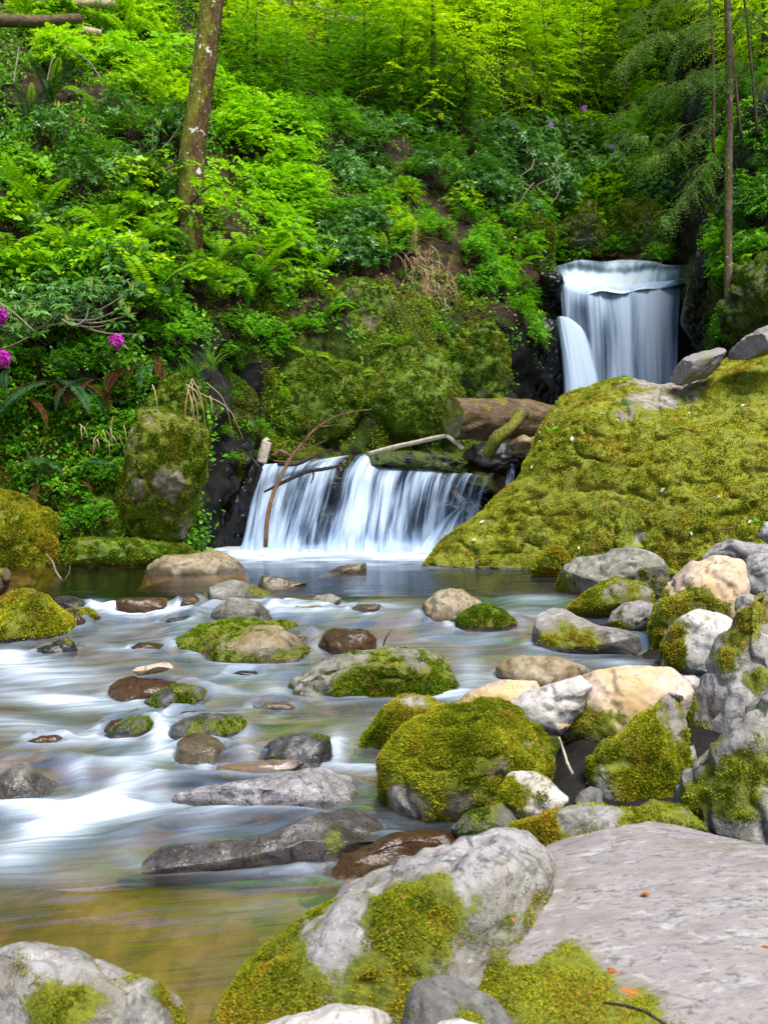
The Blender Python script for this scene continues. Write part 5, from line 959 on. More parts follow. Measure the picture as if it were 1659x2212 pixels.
# --- ferns
FS = [0]
def ferns(spots, mix, style, label, group, dead=0):
    for (x, y, s, n) in spots:
        FS[0] += 1; p, nn = hs(x, y); fern(p + nn * .08, s, n, label, group, mix, style, FS[0] * 7, dead)
ferns([(85, 470, 1.25, 9), (40, 440, 1.0, 8)], ('new',), 'up', 'tall upright bright fern at the left edge of the middle bank', 'tall upright ferns of the middle bank')
ferns([(110, 250, .9, 9), (60, 260, .8, 8), (200, 260, .7, 7)], ('new', 'old'), 'up', 'bushy curled fern under the dark hollow of the left bank', 'ferns under the dark hollow')
ferns([(280, 90, 1.0, 9), (330, 60, .9, 8), (230, 70, .9, 8), (140, 60, .9, 8), (60, 100, .8, 8), (310, 220, .9, 7), (360, 110, .9, 8)], ('new',), 'up', 'bright fern near the top of the left bank', 'bright ferns of the upper left bank')
ferns([(160, 560, 1.0, 9), (230, 520, .9, 9), (300, 560, .9, 9), (60, 600, 1.0, 9), (20, 560, .9, 8), (120, 640, .8, 8)], ('new',), 'arch', 'spreading light green fern below the tall upright ones', 'spreading ferns of the left bank')
ferns([(330, 690, 1.15, 10)], ('new', 'new', 'old'), 'up', 'large fern with one pale upright frond above the purple flower', None, 5)
ferns([(530, 660, 1.25, 8)], ('new',), 'up', 'tall yellow green fern at the brink of the dark cleft', None, 3)
ferns([(470, 570, 1.0, 9), (520, 560, .9, 9), (560, 600, .9, 8), (440, 610, .8, 8)], ('new',), 'arch', 'yellow green fern at the foot of the spotted trunk', 'ferns at the foot of the spotted trunk', 1)
ferns([(210, 830, 1.0, 5), (120, 830, 1.1, 5), (170, 840, 1.0, 4), (90, 1040, .9, 4), (160, 1040, .9, 5), (20, 800, .9, 5)], ('old',), 'hang', 'dark drooping fern with dead brown fronds on the low left bank', 'drooping ferns of the low bank', 4)
ferns([(260, 820, .9, 2), (310, 790, .9, 2), (340, 770, .8, 2), (60, 860, .9, 3)], ('old',), 'hang', 'mostly dead brown fern hanging below the large fern', 'dead ferns of the low bank', 6)
ferns([(995, 750, .7, 6), (1110, 590, .8, 6), (1090, 540, .8, 6), (1130, 560, .8, 6), (700, 590, .8, 7), (830, 560, .7, 6), (650, 800, .6, 6), (620, 890, .6, 6), (690, 700, .7, 6), (760, 850, .6, 6), (860, 800, .6, 6)], ('new',), 'arch', 'small green fern on the mossy cliff', 'small ferns of the mossy cliff')
ferns([(1600, 640, .8, 6), (1640, 600, .8, 6), (1510, 690, .6, 6)], ('new',), 'arch', 'small fern on the right cliff ledge', 'ferns of the right cliff')

# --- grass
GM = [tuft_mesh('grass_tuft', 'grass', 60, .42, .010, .75, s) for s in (1, 2)]; SM = tuft_mesh('grass_tuft', 'straw', 46, .50, .012, .95, 5, 1.5)
def tuft(me, x, y, s, label, group, lift=.02):
    p, nn = hs(x, y); o = obj('grass_tuft', me, None, p + nn * lift); o.rotation_euler = (*up_tilt(nn, .5), rng.random() * 6.28); o.scale = (s,) * 3; tag(o, label, 'grass tuft', group)
for (x, y) in [(410, 830), (430, 815), (395, 845)]: tuft(GM[0], x, y, 1.3, 'long green grass tuft on top of the left buttress', 'grass on the left buttress', .25)
for q in range(34):
    x, y = rng.uniform(430, 620), rng.uniform(540, 700); tuft(GM[q % 2], x, y, rng.uniform(.6, 1.1), 'green grass tuft on the slope below the spotted trunk', 'grass below the spotted trunk')
for q in range(30):
    x, y = rng.uniform(820, 1060), rng.uniform(430, 680); tuft(GM[q % 2], x, y, rng.uniform(.5, .9), 'green grass tuft on the bare middle slope', 'grass of the middle slope')
for (x, y) in [(890, 560), (905, 580), (920, 570), (945, 590), (960, 600), (930, 610), (900, 600), (975, 620), (955, 640), (915, 625), (885, 545)]:
    tuft(SM, x, y, rng.uniform(.9, 1.3), 'pale dead straw coloured grass tuft on the middle slope', 'dead grass of the middle slope')

# --- ground cover: leaves and moss sprigs nobody could count
def cover(name, label, cat, mat, rects, n, per, ll, lw, seed, up=.7, cl=.10):
    r = np.random.default_rng(seed); ar = np.array([(q[2] - q[0]) * (q[3] - q[1]) * q[4] for q in rects], float); k = r.choice(len(rects), n, p=ar / ar.sum()); R = np.array(rects, float)[k]
    x = R[:, 0] + (R[:, 2] - R[:, 0]) * r.random(n); y = R[:, 1] + (R[:, 3] - R[:, 1]) * r.random(n); p, nn = hs(x, y)
    keep = fbm(p * 1.6, seed, 3) > .04; p, nn = p[keep], nn[keep]; i = np.repeat(np.arange(len(p)), per)
    pp = p[i] + r.normal(0, cl, (len(i), 3)) * np.array([1, .5, 1]) + nn[i] * r.uniform(.0, cl * 1.1, len(i))[:, None]
    d = r.normal(0, 1, pp.shape) + nn[i] * .4; d[:, 2] -= .25; sz = r.uniform(.5, 1.3, len(i))
    V, F, rn = leaves(pp, d, nn[i] * (1 - up) + np.array([0, 0, up]) + r.normal(0, .35, pp.shape), ll * sz, lw * sz, .15, np.clip(r.random(len(p))[i] * .5 + r.random(len(i)) * .5, 0, 1), .1)
    tag(obj(name, mesh(name, V, F, M[mat], dict(rnd=rn))), label, cat, None, 'stuff')
cover('undergrowth', 'low green leafy ground cover over the whole slope', 'ground cover', 'herb', [(-320, 0, 440, 140, 1.0), (-320, 290, 440, 560, 1.0), (-320, 560, 440, 1200, 1.3), (440, 180, 700, 620, .8), (560, 560, 1080, 960, .3), (700, 250, 1100, 560, .8), (1080, 300, 1480, 560, .6), (1000, 500, 1170, 800, .7), (1540, 200, 1900, 740, .7)], 10500, 10, .072, .052, 5)
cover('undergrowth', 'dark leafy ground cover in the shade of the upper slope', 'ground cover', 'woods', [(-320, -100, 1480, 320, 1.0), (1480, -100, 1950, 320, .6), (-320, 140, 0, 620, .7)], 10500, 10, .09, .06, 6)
cover('moss_sprigs', 'bright green moss sprigs on the cliff around the lower fall', 'moss', 'mossg', [(0, 860, 330, 1215, 1.0), (540, 620, 1080, 985, 1.4), (1480, 420, 1700, 740, .8), (440, 540, 620, 760, .8)], 26000, 5, .05, .02, 7, .2, .06)
cover('leaf_litter', 'fallen brown leaves on the bare parts of the slope', 'leaf litter', 'litter', [(0, 560, 440, 1150, .8), (800, 380, 1080, 700, 1.0), (0, 150, 400, 560, .6), (440, 540, 620, 700, .7)], 900, 3, .06, .04, 8, .3)

# --- the lichen spotted trunk
tp = [(392, 640, 32), (402, 575, 33), (411, 520, 27), (414, 450, 25.5), (414, 390, 26), (416, 330, 27), (424, 270, 26), (434, 200, 25.5), (442, 140, 25), (452, 60, 24.5), (461, 0, 24), (476, -110, 23), (500, -300, 21), (520, -520, 18)]
ty = 16.7; tpts = np.array([unproj(a, b, ty) for a, b, r in tp]); trad = [r / FPX * ty for a, b, r in tp]
e = empty('broadleaf_tree', tpts[1], 'leaning brown trunk with white lichen spots and moss, rising from the left bank', 'tree')
V, F = tube(spline(tpts, 70), trad, 26, .10, 3); obj('trunk', mesh('trunk', V - tpts[1], F, M['barkmain']), e)
parts = []
for dx, dz, dy in ((-.5, -.45, -.25), (.28, -.5, -.3), (-.1, -.7, -.4), (.45, -.35, .1)):
    parts.append(tube(spline([tpts[2] + [0, 0, .15], tpts[1] + [dx * .45, dy * .6, dz * .25 + .1], tpts[1] + [dx, dy, dz]], 9), [.12, .05], 8, .2, 5))
V, F = merge(parts); obj('root', mesh('root', V - tpts[1], F, M['bark']), e)
ba = [unproj(414, 440, 16.5), unproj(450, 405, 16.2), unproj(520, 380, 15.9), unproj(565, 400, 15.8)]
V, F = tube(spline(ba, 12), [.02, .006], 6); obj('branch', mesh('branch', V - tpts[1], F, M['bark']), e)
r = np.random.default_rng(8); an = np.array([unproj(r.uniform(395, 560), 345 + 35 * (q % 4) + r.normal(0, 6), 16.0 + r.normal(0, .25)) for q in range(44)])
dd = np.stack([r.uniform(-.3, 1, 44), r.normal(0, .5, 44), r.normal(-.15, .1, 44)], 1)
V, F, rn = sprays(an, dd, .42, 9, .11, .09, r, .3, .18); obj('foliage', mesh('foliage', V - tpts[1], F, M['hazel'], dict(rnd=rn)), e)

# --- other trunks
def pole_tree(label, pts, rad, mat, seed, name='slender_tree', crown=None):
    P = np.array([unproj(*q) for q in pts]); e = empty(name, P[0], label, 'tree'); V, F = tube(spline(P, 24), rad, 10, .1, seed); obj('trunk', mesh('trunk', V - P[0], F, M[mat]), e); return e, P
pole_tree('straight brown trunk among the sunlit leaves at the top centre', [(905, 215, 29.5), (907, 120, 29.5), (907, 40, 29.5), (902, -60, 29.5), (900, -300, 29.5)], [.16, .14, .13, .1], 'bark', 4, 'broadleaf_tree')
pole_tree('dark leaning trunk forking into the leaves left of the top centre trunk', [(905, 90, 29), (885, 40, 28.6), (860, 10, 28.4), (845, -40, 28.2)], [.09, .08, .07, .06], 'bark', 5, 'broadleaf_tree')
pole_tree('red brown stump like trunk in the dark of the upper slope', [(664, 245, 25.5), (663, 190, 25.5), (665, 130, 25.5), (668, 60, 25.7)], [.30, .24, .21, .18], 'redbark', 6, 'conifer_tree')
pole_tree('thin red brown sapling trunk left of the red brown stump', [(560, 215, 25), (562, 150, 25), (566, 60, 25)], [.10, .08, .07], 'redbark', 7, 'conifer_tree')
for q, (x, w_) in enumerate([(1180, .014), (1252, .018), (1345, .016)]):
    e, P = pole_tree('thin bare sapling stem standing among the bright beech leaves', [(x, 260 + 10 * (q % 3), 28.5), (x + 3, 150, 28.5), (x + (8 if q % 2 else -8), 30, 28.5), (x + (14 if q % 2 else -12), -80, 28.5)], [w_, w_, w_ * .8], 'bark', 20 + q, 'sapling'); e['group'] = 'thin saplings among the beech leaves'
# --- the conifer at the right
cx_ = [(1573, 660, 17.9), (1572, 560, 17.9), (1572, 450, 17.9), (1573, 330, 17.9), (1574, 200, 17.9), (1572, 60, 17.9), (1568, -120, 17.9), (1566, -420, 17.9)]
P = np.array([unproj(*q) for q in cx_]); ce = empty('conifer_tree', P[0], 'slender conifer with feathery drooping grey green branches, rising from the right cliff', 'tree')
V, F = tube(spline(P, 40), [.075, .07, .065, .06, .06], 12, .12, 9); obj('trunk', mesh('trunk', V - P[0], F, bark_mat('conifer bark', (.06, .035, .025), (.14, .09, .065), (.24, .17, .13), .3, .15)), ce)
def conifer_branch(pts, seed, dens=46):
    r = np.random.default_rng(seed); Q = spline([unproj(*q) for q in pts], 30); parts = [tube(Q, [.009, .003], 5)]; Ls = []
    i = r.integers(3, 30, dens * 2); a = Q[i]; T = unit(np.gradient(Q, axis=0))[i]; s = np.where(r.random(len(i)) < .5, 1, -1)[:, None]
    side = unit(np.cross(T, [0, 0, 1.0])); d = unit(T * .75 + side * s * .8 + r.normal(0, .3, T.shape)); d[:, 2] -= .3
    ln = .42 * (1.15 - i / 30) * r.uniform(.6, 1.2, len(i)); Ls.append(sprays(a, d, .5, 16, .085, .014, r, .35, .35))
    tip = a + d * (ln * .6)[:, None]; d2 = unit(d + r.normal(0, .5, d.shape)); d2[:, 2] -= .3; Ls.append(sprays(tip, d2, .3, 12, .075, .013, r, .4, .35))
    V, F, R = cat_leaves(Ls); bb = obj('branch', mesh('branch', parts[0][0] - P[0], parts[0][1], M['bark']), ce)
    obj('needles', mesh('needles', V - P[0], F, M['needle'], dict(rnd=R)), bb)
CB = [[(1570, 15, 17.8), (1500, 0, 17.4), (1430, 5, 17.0), (1370, 30, 16.6)], [(1572, 60, 17.8), (1480, 60, 17.3), (1400, 100, 16.8), (1320, 150, 16.4)], [(1572, 90, 17.8), (1500, 110, 17.2), (1440, 150, 16.8), (1400, 190, 16.6)],
 [(1572, 175, 17.8), (1500, 185, 17.3), (1420, 210, 16.8), (1330, 260, 16.4)], [(1572, 230, 17.8), (1500, 250, 17.3), (1420, 280, 16.9), (1350, 310, 16.5)], [(1573, 260, 17.8), (1500, 290, 17.4), (1440, 330, 17), (1390, 360, 16.7)],
 [(1572, 120, 17.8), (1610, 130, 17.4), (1650, 160, 17), (1690, 200, 16.8)], [(1572, 20, 17.8), (1620, 20, 17.4), (1660, 50, 17), (1700, 90, 16.8)], [(1572, -60, 17.8), (1480, -60, 17.2), (1400, -30, 16.7), (1330, 20, 16.2)], [(1572, -90, 17.8), (1640, -70, 17.2), (1700, -20, 16.7)],
 [(1572, 330, 17.8), (1530, 350, 17.4), (1480, 390, 17.1), (1440, 440, 16.9)], [(1572, 145, 17.8), (1530, 150, 17.2), (1480, 180, 16.9), (1450, 220, 16.7)], [(1572, 40, 17.8), (1520, 45, 17.3), (1470, 80, 17), (1440, 120, 16.8)]]
rb = np.random.default_rng(77)
for q, b in enumerate(CB):
    if q in (2, 8): continue
    b = [b[0]] + [(x + rb.normal(0, 7 + 8 * k), y + rb.normal(0, 6 + 9 * k), Y + rb.normal(0, .15)) for k, (x, y, Y) in enumerate(b[1:])]
    conifer_branch(b, 40 + q, int(rb.integers(20, 44)))
for q, pts in enumerate([[(1600, 300, 19.2), (1585, 150, 19.2), (1572, 0, 19.2), (1560, -150, 19.2)], [(1635, 290, 19.3), (1620, 120, 19.3), (1600, -60, 19.3)], [(1540, 330, 19.0), (1540, 150, 19.0), (1530, -60, 19.0)]]):
    pole_tree(['thin dark trunk just right of the slender conifer', 'thin dark trunk at the right edge above the crag', 'thin dark trunk just left of the slender conifer'][q], pts, [.03, .026, .02], 'bark', 60 + q)

# --- rhododendron blossoms, buds, hanging straw
def blossom_mesh(name, mat, R, n, seed):
    r = np.random.default_rng(seed); v = unit(r.normal(0, 1, (n, 3)) + [0, -.4, .5]); c = v * R * .62 * r.uniform(.7, 1.35, (n, 1)); Ls = []
    x = unit(np.cross(v, r.normal(0, 1, v.shape))); y = np.cross(v, x)
    for q in range(5):
        a = q * 2 * np.pi / 5; d = x * math.cos(a) + y * math.sin(a) + v * .55; Ls.append(leaves(c, d, v - d * .3 + r.normal(0, .1, v.shape), R * .62, R * .5, .1, r.random(n), .1))
    V, F, R_ = cat_leaves(Ls); return mesh(name, V, F, M[mat], dict(rnd=R_))
BL = blossom_mesh('flower', 'petal', .145, 26, 1); BV = blossom_mesh('flower', 'lilac_petal', .12, 20, 2)
def blossom(me, x, y, Y, s, label):
    o = obj('flower', me, None, unproj(x, y, Y)); o.scale = (s,) * 3; tag(o, label, 'flower')
def rosette_plant(x, y, Y, n, seed, label, spread=.16, per=9, mat='rhodolight', stemto=None, ll=.17, lw=.055):
    """a leafy rhododendron branch with its flower or bud"""
    r = np.random.default_rng(seed); c = unproj(x, y, Y); e = empty('rhododendron', c, label, 'rhododendron'); a = r.normal(0, spread, (n, 3)) * np.array([1.2, .6, .8]); a[0] = 0
    i = np.repeat(np.arange(n), per); th = np.tile(np.arange(per) * 2 * np.pi / per, n) + r.normal(0, .25, n * per); d = np.stack([np.cos(th), np.sin(th) * .8 - .15, r.uniform(-.75, .35, len(th))], 1)
    V, F, R = leaves(a[i], d, np.array([0, -.35, 1.0]) + r.normal(0, .2, d.shape), ll * r.uniform(.7, 1.15, len(i)), lw, .18, None, .15); obj('foliage', mesh('foliage', V, F, M[mat], dict(rnd=R)), e)
    if stemto is not None:
        s_ = unproj(*stemto) - c; V, F = merge([tube(spline([s_, s_ * .5 + a[k] * .5 + [0, 0, -.08], a[k]], 8), [.022, .008], 5) for k in range(min(n, 4))]); obj('stem', mesh('stem', V, F, M['twig']), e)
    return e, a
def bud_on(e, a, ks):
    for k in ks:
        V, F, R = leaves(np.repeat(a[k][None], 6, 0) + RG.normal(0, .006, (6, 3)), np.array([0, 0, 1.0]) + RG.normal(0, .22, (6, 3)), RG.normal(0, 1, (6, 3)), .15, .03, .3); obj('bud', mesh('bud', V, F, M['budm'], dict(rnd=R)), e)
for q, (x, y, Y, n, ks, lb, st) in enumerate([(245, 700, 14.3, 6, [1, 2], 'pale leaved rhododendron branch carrying the purple flower', (140, 690, 14.8)), (5, 735, 14.0, 5, [], 'rhododendron branch at the left edge behind the two purple flowers', (-60, 760, 14.4)), (50, 650, 14.4, 8, [1, 2, 3], 'rhododendron branch with yellow buds at the left edge', (-20, 700, 14.8)),
        (110, 630, 14.5, 8, [1, 2], 'rhododendron branch with a tall yellow bud above the bare twig', (60, 720, 14.9)), (200, 620, 14.6, 8, [1, 2, 3], 'rhododendron branch with yellow buds beside the large fern', (140, 690, 14.9)), (130, 262, 17.2, 6, [0, 1], 'rhododendron branch with pale buds below the dark hollow', (130, 330, 17.4)), (180, 270, 17.2, 6, [0, 1], 'rhododendron branch with two pale buds in the middle of the left bank', (180, 330, 17.4)), (345, 275, 17.0, 7, [0], 'rhododendron branch with one pale bud left of the spotted trunk', (330, 340, 17.2)), (340, 330, 16.7, 8, [], 'dark glossy rhododendron branch just left of the spotted trunk', (330, 380, 17.0))]):
    e, a = rosette_plant(x, y, Y, n, 100 + q, lb, .22, 9, 'rhodolight' if q < 5 else 'rhodo', st); bud_on(e, a, ks)
blossom(BL, 252, 738, 14.1, .72, 'round purple rhododendron flower below the large fern'); blossom(BL, 0, 685, 13.8, .75, 'purple flower cut by the left edge, the upper of two'); blossom(BL, 6, 776, 13.8, .8, 'purple flower at the left edge, the lower of two')
blossom(BV, 1105, 272, 26.5, 1.0, 'single pale violet flower on the dark bush above the notch'); blossom(BV, 1262, 235, 28, .7, 'small violet flower below the sunlit beeches'); blossom(BV, 1322, 318, 27.5, .6, 'tiny violet flower on the back wall left of the conifer'); blossom(BV, 1190, 272, 26.7, .6, 'faint violet flower right of the pale violet one')
V, F, R = leaves(RG.normal(0, .03, (60, 3)) * [1, 1, 4] + [0, 0, .18], RG.normal(0, 1, (60, 3)) + [0, 0, .3], RG.normal(0, 1, (60, 3)), .10, .06)
o = obj('flower', mesh('flower', V, F, M['ivory'], dict(rnd=R)), None, unproj(688, 26, 27)); tag(o, 'white flower spike among the leaves at the top', 'flower')
def hang_straw(x, y, Y, n, seed, label, L=.75):
    r = np.random.default_rng(seed); parts = []; R = []; c = unproj(x, y, Y)
    for q in range(n):
        a = r.normal(0, .16, 3) * [1.4, .6, .6]; ln = L * r.uniform(.35, 1.2); dx = r.normal(.18, .35) * ln
        P = spline([a, a + [dx * .65, -.12, -.32 * ln], a + [dx, -.14, -ln]], 8); w_ = np.array([.0055, 0, .002])[None] * (1 - np.linspace(0, 1, 8)[:, None] ** 2)
        V = np.stack([P - w_, P + w_], 1).reshape(-1, 3); i = np.arange(7) * 2; parts.append((V, np.stack([i, i + 1, i + 3, i + 2], 1))); R.append(np.full(16, r.random()))
    V, F = merge(parts); tag(obj('grass_tuft', mesh('grass_tuft', V, F, M['straw'], dict(rnd=np.concatenate(R))), None, c), label, 'grass tuft')
hang_straw(432, 830, 14.0, 12, 1, 'pale dead grass blades hanging over the edge of the left buttress', .7)
for q, (x, y) in enumerate([(895, 560), (920, 575), (945, 590), (905, 610), (965, 615), (940, 640), (880, 545)]):
    p_, n_ = hs(x, y); hang_straw(x, y, p_[1] - .15, 15, 30 + q, 'pale dead grass hanging on the bare middle slope', .42)
    COL.objects[-1]['group'] = 'hanging dead grass of the middle slope'
hang_straw(238, 935, 13.9, 16, 2, 'small tangle of dead straw on the low left bank', .3)

# --- the log and the sticks at the lower fall
def limb(name, label, cat, pts, rad, mat, seed=0, twigs=(), seg=8, rough=.12, n=24, parent=None):
    P = np.array([unproj(*q) for q in pts]); V, F = tube(spline(P, n), rad, seg, rough, seed); o = obj(name, mesh(name, V - P[0], F, M[mat]), None, P[0]); tag(o, label, cat)
    for tq in twigs:
        T = np.array([unproj(*q) for q in tq[0]]); V, F = tube(spline(T, 10), tq[1], 5, .1); obj('twig', mesh('twig', V - P[0], F, M[mat]), o)
    return o
LP = np.array([unproj(978, 903, 15.3), unproj(1090, 905, 15.7), unproj(1225, 918, 16.2), unproj(1330, 930, 16.6)])
V, F = tube(spline(LP, 60), [.325, .31, .285, .27], 40, .14, 21, caps=False)
axq = spline(LP, 60); cq = np.tile(axq, (40, 1)); V = cq + (V - cq) * (1 + .16 * fbm(np.stack([V[:, 0] * 1.2, V[:, 1] * 7, V[:, 2] * 7], -1), 71, 3) - .10 * np.clip(.12 - np.abs(fbm(np.stack([V[:, 0] * .9, V[:, 1] * 9, V[:, 2] * 9], -1), 73, 2)), 0, 1) / .12)[:, None]
lo = obj('fallen_log', mesh('fallen_log', V - LP[0], F, M['logm']), None, LP[0]); tag(lo, 'thick fallen log lying across the top of the lower fall behind the outcrop', 'log')
T_ = unit(LP[1] - LP[0]); ux_ = unit(np.cross(T_, [0, 0, 1.0])); uz_ = np.cross(ux_, T_); rr_, aa_ = np.meshgrid(np.linspace(0, 1, 12), np.linspace(0, 2 * np.pi, 41)[:-1], indexing='ij')
ring = V.reshape(40, 60, 3)[:, 0, :]; cen = ring.mean(0); EV = cen + (ring[None] - cen) * np.linspace(0, 1, 12)[:, None, None]; EV = EV - T_ * (.03 * fbm(EV * 9, 4, 3))[..., None] - T_ * .015 * (1 - np.linspace(0, 1, 12)[:, None, None] ** 4)
EF = np.array([[a * 40 + b, a * 40 + (b + 1) % 40, (a + 1) * 40 + (b + 1) % 40, (a + 1) * 40 + b] for a in range(11) for b in range(40)])
EV = EV.reshape(-1, 3); te = obj('cut_end', mesh('cut_end', EV - LP[0], EF, M['mossrock'], dict(moss=.62 + .35 * fbm(EV * 5, 2, 2), wet=0 * EV[:, 0])), lo)
V, F = tube(spline([unproj(1052, 985, 15.0), unproj(1075, 945, 14.9), unproj(1105, 920, 15.0), unproj(1128, 893, 15.3)], 16), [.085, .10, .08, .10], 12, .3, 3); st_ = obj('branch_stub', mesh('branch_stub', V - LP[0], F, bark_mat('mossy stub bark', (.03, .024, .012), (.09, .07, .03), (.17, .13, .06), 0, .9)), lo)
limb('branch', 'thin reddish dead branch leaning up out of the foam before the lower fall', 'branch', [(574, 1182, 15.2), (578, 1120, 15.3), (588, 1075, 15.4), (602, 1040, 15.5), (628, 990, 15.6), (652, 960, 15.7), (680, 928, 15.8), (720, 903, 15.9), (760, 890, 16.0), (803, 884, 16.1)], [.034, .034, .03, .028, .022, .012, .006], 'stick', 3,
     [([(675, 935, 15.8), (688, 920, 15.8), (697, 900, 15.8), (702, 893, 15.8)], [.014, .005]), ([(655, 957, 15.7), (668, 930, 15.6), (670, 905, 15.6)], [.012, .004]), ([(690, 922, 15.8), (730, 918, 15.9), (765, 922, 15.9)], [.010, .003]), ([(700, 914, 15.85), (730, 897, 15.9), (745, 885, 16)], [.01, .004]), ([(640, 975, 15.6), (680, 962, 15.7), (705, 950, 15.8)], [.009, .003]), ([(582, 1105, 15.3), (592, 1090, 15.3), (597, 1080, 15.3)], [.006, .003])], 8)
limb('branch', 'short dark wet branch slanting across the left of the lower fall', 'branch', [(571, 1063, 15.9), (610, 1043, 15.9), (660, 1020, 16.0), (700, 1013, 16.1), (740, 1005, 16.3)], [.015, .03, .032, .03, .02], 'blackstick', 4, [([(676, 1016, 16.05), (677, 1030, 16.0), (671, 1044, 16.0)], [.02, .008])])
limb('branch', 'dark wet branch lying along the lip at the left of the lower fall', 'branch', [(600, 1003, 16.4), (640, 1002, 16.5), (680, 985, 16.6), (718, 970, 16.7)], [.03, .035, .03, .012], 'blackstick', 5)
limb('stick', 'thin brown stick lying over the lip behind the dark branch', 'stick', [(590, 995, 16.5), (630, 998, 16.5), (690, 992, 16.6)], [.014, .016, .01], 'stick', 6)
limb('log_piece', 'short pale stub of wood standing up at the left end of the lower fall', 'log', [(566, 1000, 16.2), (571, 975, 16.2), (577, 955, 16.2), (578, 953, 16.2)], [.075, .085, .08, .05], 'palewood', 7, seg=14)
limb('branch', 'wet black forked root beside the pale stub', 'branch', [(548, 1060, 16.2), (556, 1030, 16.2), (562, 1000, 16.2), (568, 985, 16.2)], [.03, .05, .05, .04], 'blackstick', 8, [([(560, 1010, 16.1), (545, 990, 16.1), (540, 975, 16.1)], [.03, .015])])
limb('stick', 'small orange brown broken stick on the lip beside the pale stub', 'stick', [(590, 985, 16.3), (605, 975, 16.3), (628, 985, 16.3)], [.03, .04, .02], 'stick', 9)
limb('branch', 'pale barkless branch leaning from the lip of the fall to the log', 'branch', [(795, 980, 16.2), (850, 966, 16.0), (900, 955, 15.8), (940, 946, 15.6), (968, 940, 15.5)], [.03, .036, .034, .036, .03], 'palewood', 10)
limb('branch', 'short pale broken branch bending down below the end of the log', 'branch', [(966, 942, 15.4), (978, 950, 15.3), (990, 960, 15.3), (1000, 970, 15.3)], [.03, .036, .034, .03], 'palewood', 11)
rock('rock', 'brown stone wedged under the log', 'D', [(525, 820), (550, 785), (600, 772), (650, 795), (660, 830), (580, 840)], 'tan', Y=15.6, n=24)
limb('log_piece', 'pale green grey fallen limb poking out beside the outcrop under the log', 'log', [(1110, 968, 15.9), (1150, 960, 15.6), (1190, 948, 15.3), (1230, 935, 15.1)], [.10, .11, .12, .12], 'deadlog', 12, seg=14)
# --- logs on the upper slope
for (pts, rd, mt_, lb) in [([(-120, 42, 19.6), (0, 44, 19.8), (80, 46, 20.1), (175, 40, 20.6)], .12, 'logm', 'pale tan log lying across the top left of the bank'), ([(70, 0, 21.2), (150, 4, 21.5), (250, 10, 22)], .11, 'deadlog', 'pale barkless log at the very top left, above the tan one'), ([(180, 66, 20.6), (220, 72, 20.7)], .08, 'deadlog', 'short pale wood end poking out among the ferns of the top left'),
        ([(540, 8, 27), (640, 14, 27.5), (760, 40, 28), (860, 72, 28.5)], .12, 'deadlog', 'long tan log slanting through the trees at the top'), ([(690, 42, 27), (770, 44, 27.5), (840, 60, 28)], .10, 'deadlog', 'thin tan log just below the long slanting one')]:
    limb('fallen_log', lb, 'log', pts, [rd, rd, rd * .8], mt_, int(pts[1][0]) % 50, seg=12)
for (pts, lb) in [([(145, 100, 17.5), (190, 130, 17.4), (205, 150, 17.3), (220, 170, 17.2)], 'dry grey twig hanging before the dark hollow of the left bank'), ([(30, 180, 17.2), (38, 130, 17.3), (42, 100, 17.4)], 'upright dry stem in the dark hollow'), ([(103, 175, 17.2), (112, 135, 17.2), (122, 115, 17.3)], 'reddish dead fern stalk in the dark hollow'), ([(0, 655, 14.2), (30, 675, 14.1), (75, 715, 14.0)], 'bare grey rhododendron twig at the left edge'), ([(135, 690, 14.2), (160, 703, 14.1), (185, 690, 14.1), (192, 665, 14.1)], 'curved pale bare twig above the purple flower'), ([(655, 190, 24), (720, 240, 24), (770, 275, 24)], 'long thin straight twig across the dark middle slope')]:
    limb('twig', lb, 'twig', pts, [.014, .012, .007], 'twig', int(pts[0][0]) % 40, seg=6)
for q in range(5):
    x, y = rng.uniform(1130, 1200), rng.uniform(330, 420); limb('twig', 'crooked pale bare twig on the overhanging rhododendrons', 'twig', [(x, y, 23.2), (x + rng.normal(0, 12), y + 20, 23.0), (x + rng.normal(0, 18), y + 40, 22.9), (x + rng.normal(-10, 25), y + 66, 22.8)], [.010, .009, .005], 'twig', q, seg=6)['group'] = 'pale twigs on the overhanging rhododendrons'
# --- small things on and between the stones
limb('stick', 'crooked dry stick standing at the far left of the pool', 'stick', [(137, 1256, 12.4), (122, 1235, 12.4), (115, 1215, 12.4), (100, 1196, 12.4)], [.012, .014, .008], 'twig', 1, [([(137, 1256, 12.4), (150, 1238, 12.4), (152, 1222, 12.4)], [.008, .004])])
limb('log_piece', 'brown weathered stump end cut by the left edge at the pool outlet', 'log', [(-40, 1250, 10.9), (-5, 1262, 10.9), (10, 1240, 10.9), (18, 1255, 10.8)], [.12, .12, .08, .03], 'logm', 2)
limb('twig', 'small dark twig sticking up from the water right of the orange brown boulder', 'twig', [(828, 1396, 8.6), (833, 1380, 8.6), (845, 1361, 8.6)], [.006, .006, .003], 'blackstick', 3)
limb('twig', 'bleached white twig hanging in the dark gap between the mossy boulders', 'twig', [(1207, 1592, 5.15), (1218, 1625, 5.15), (1226, 1650, 5.1), (1237, 1672, 5.1)], [.004, .006, .007, .006], 'palewood', 4)
limb('twig', 'dark thin twig lying on the moss at the bottom of the slab', 'twig', [(1303, 2166, 2.98), (1345, 2172, 2.95), (1390, 2185, 2.92), (1440, 2215, 2.88)], [.004, .005, .004], 'blackstick', 5)
limb('stick', 'reddish stick lying across the top of the outcrop moss at the right', 'stick', [(1545, 1146, 11.2), (1575, 1141, 11.2), (1590, 1138, 11.2)], [.008, .012, .006], 'stick', 6)
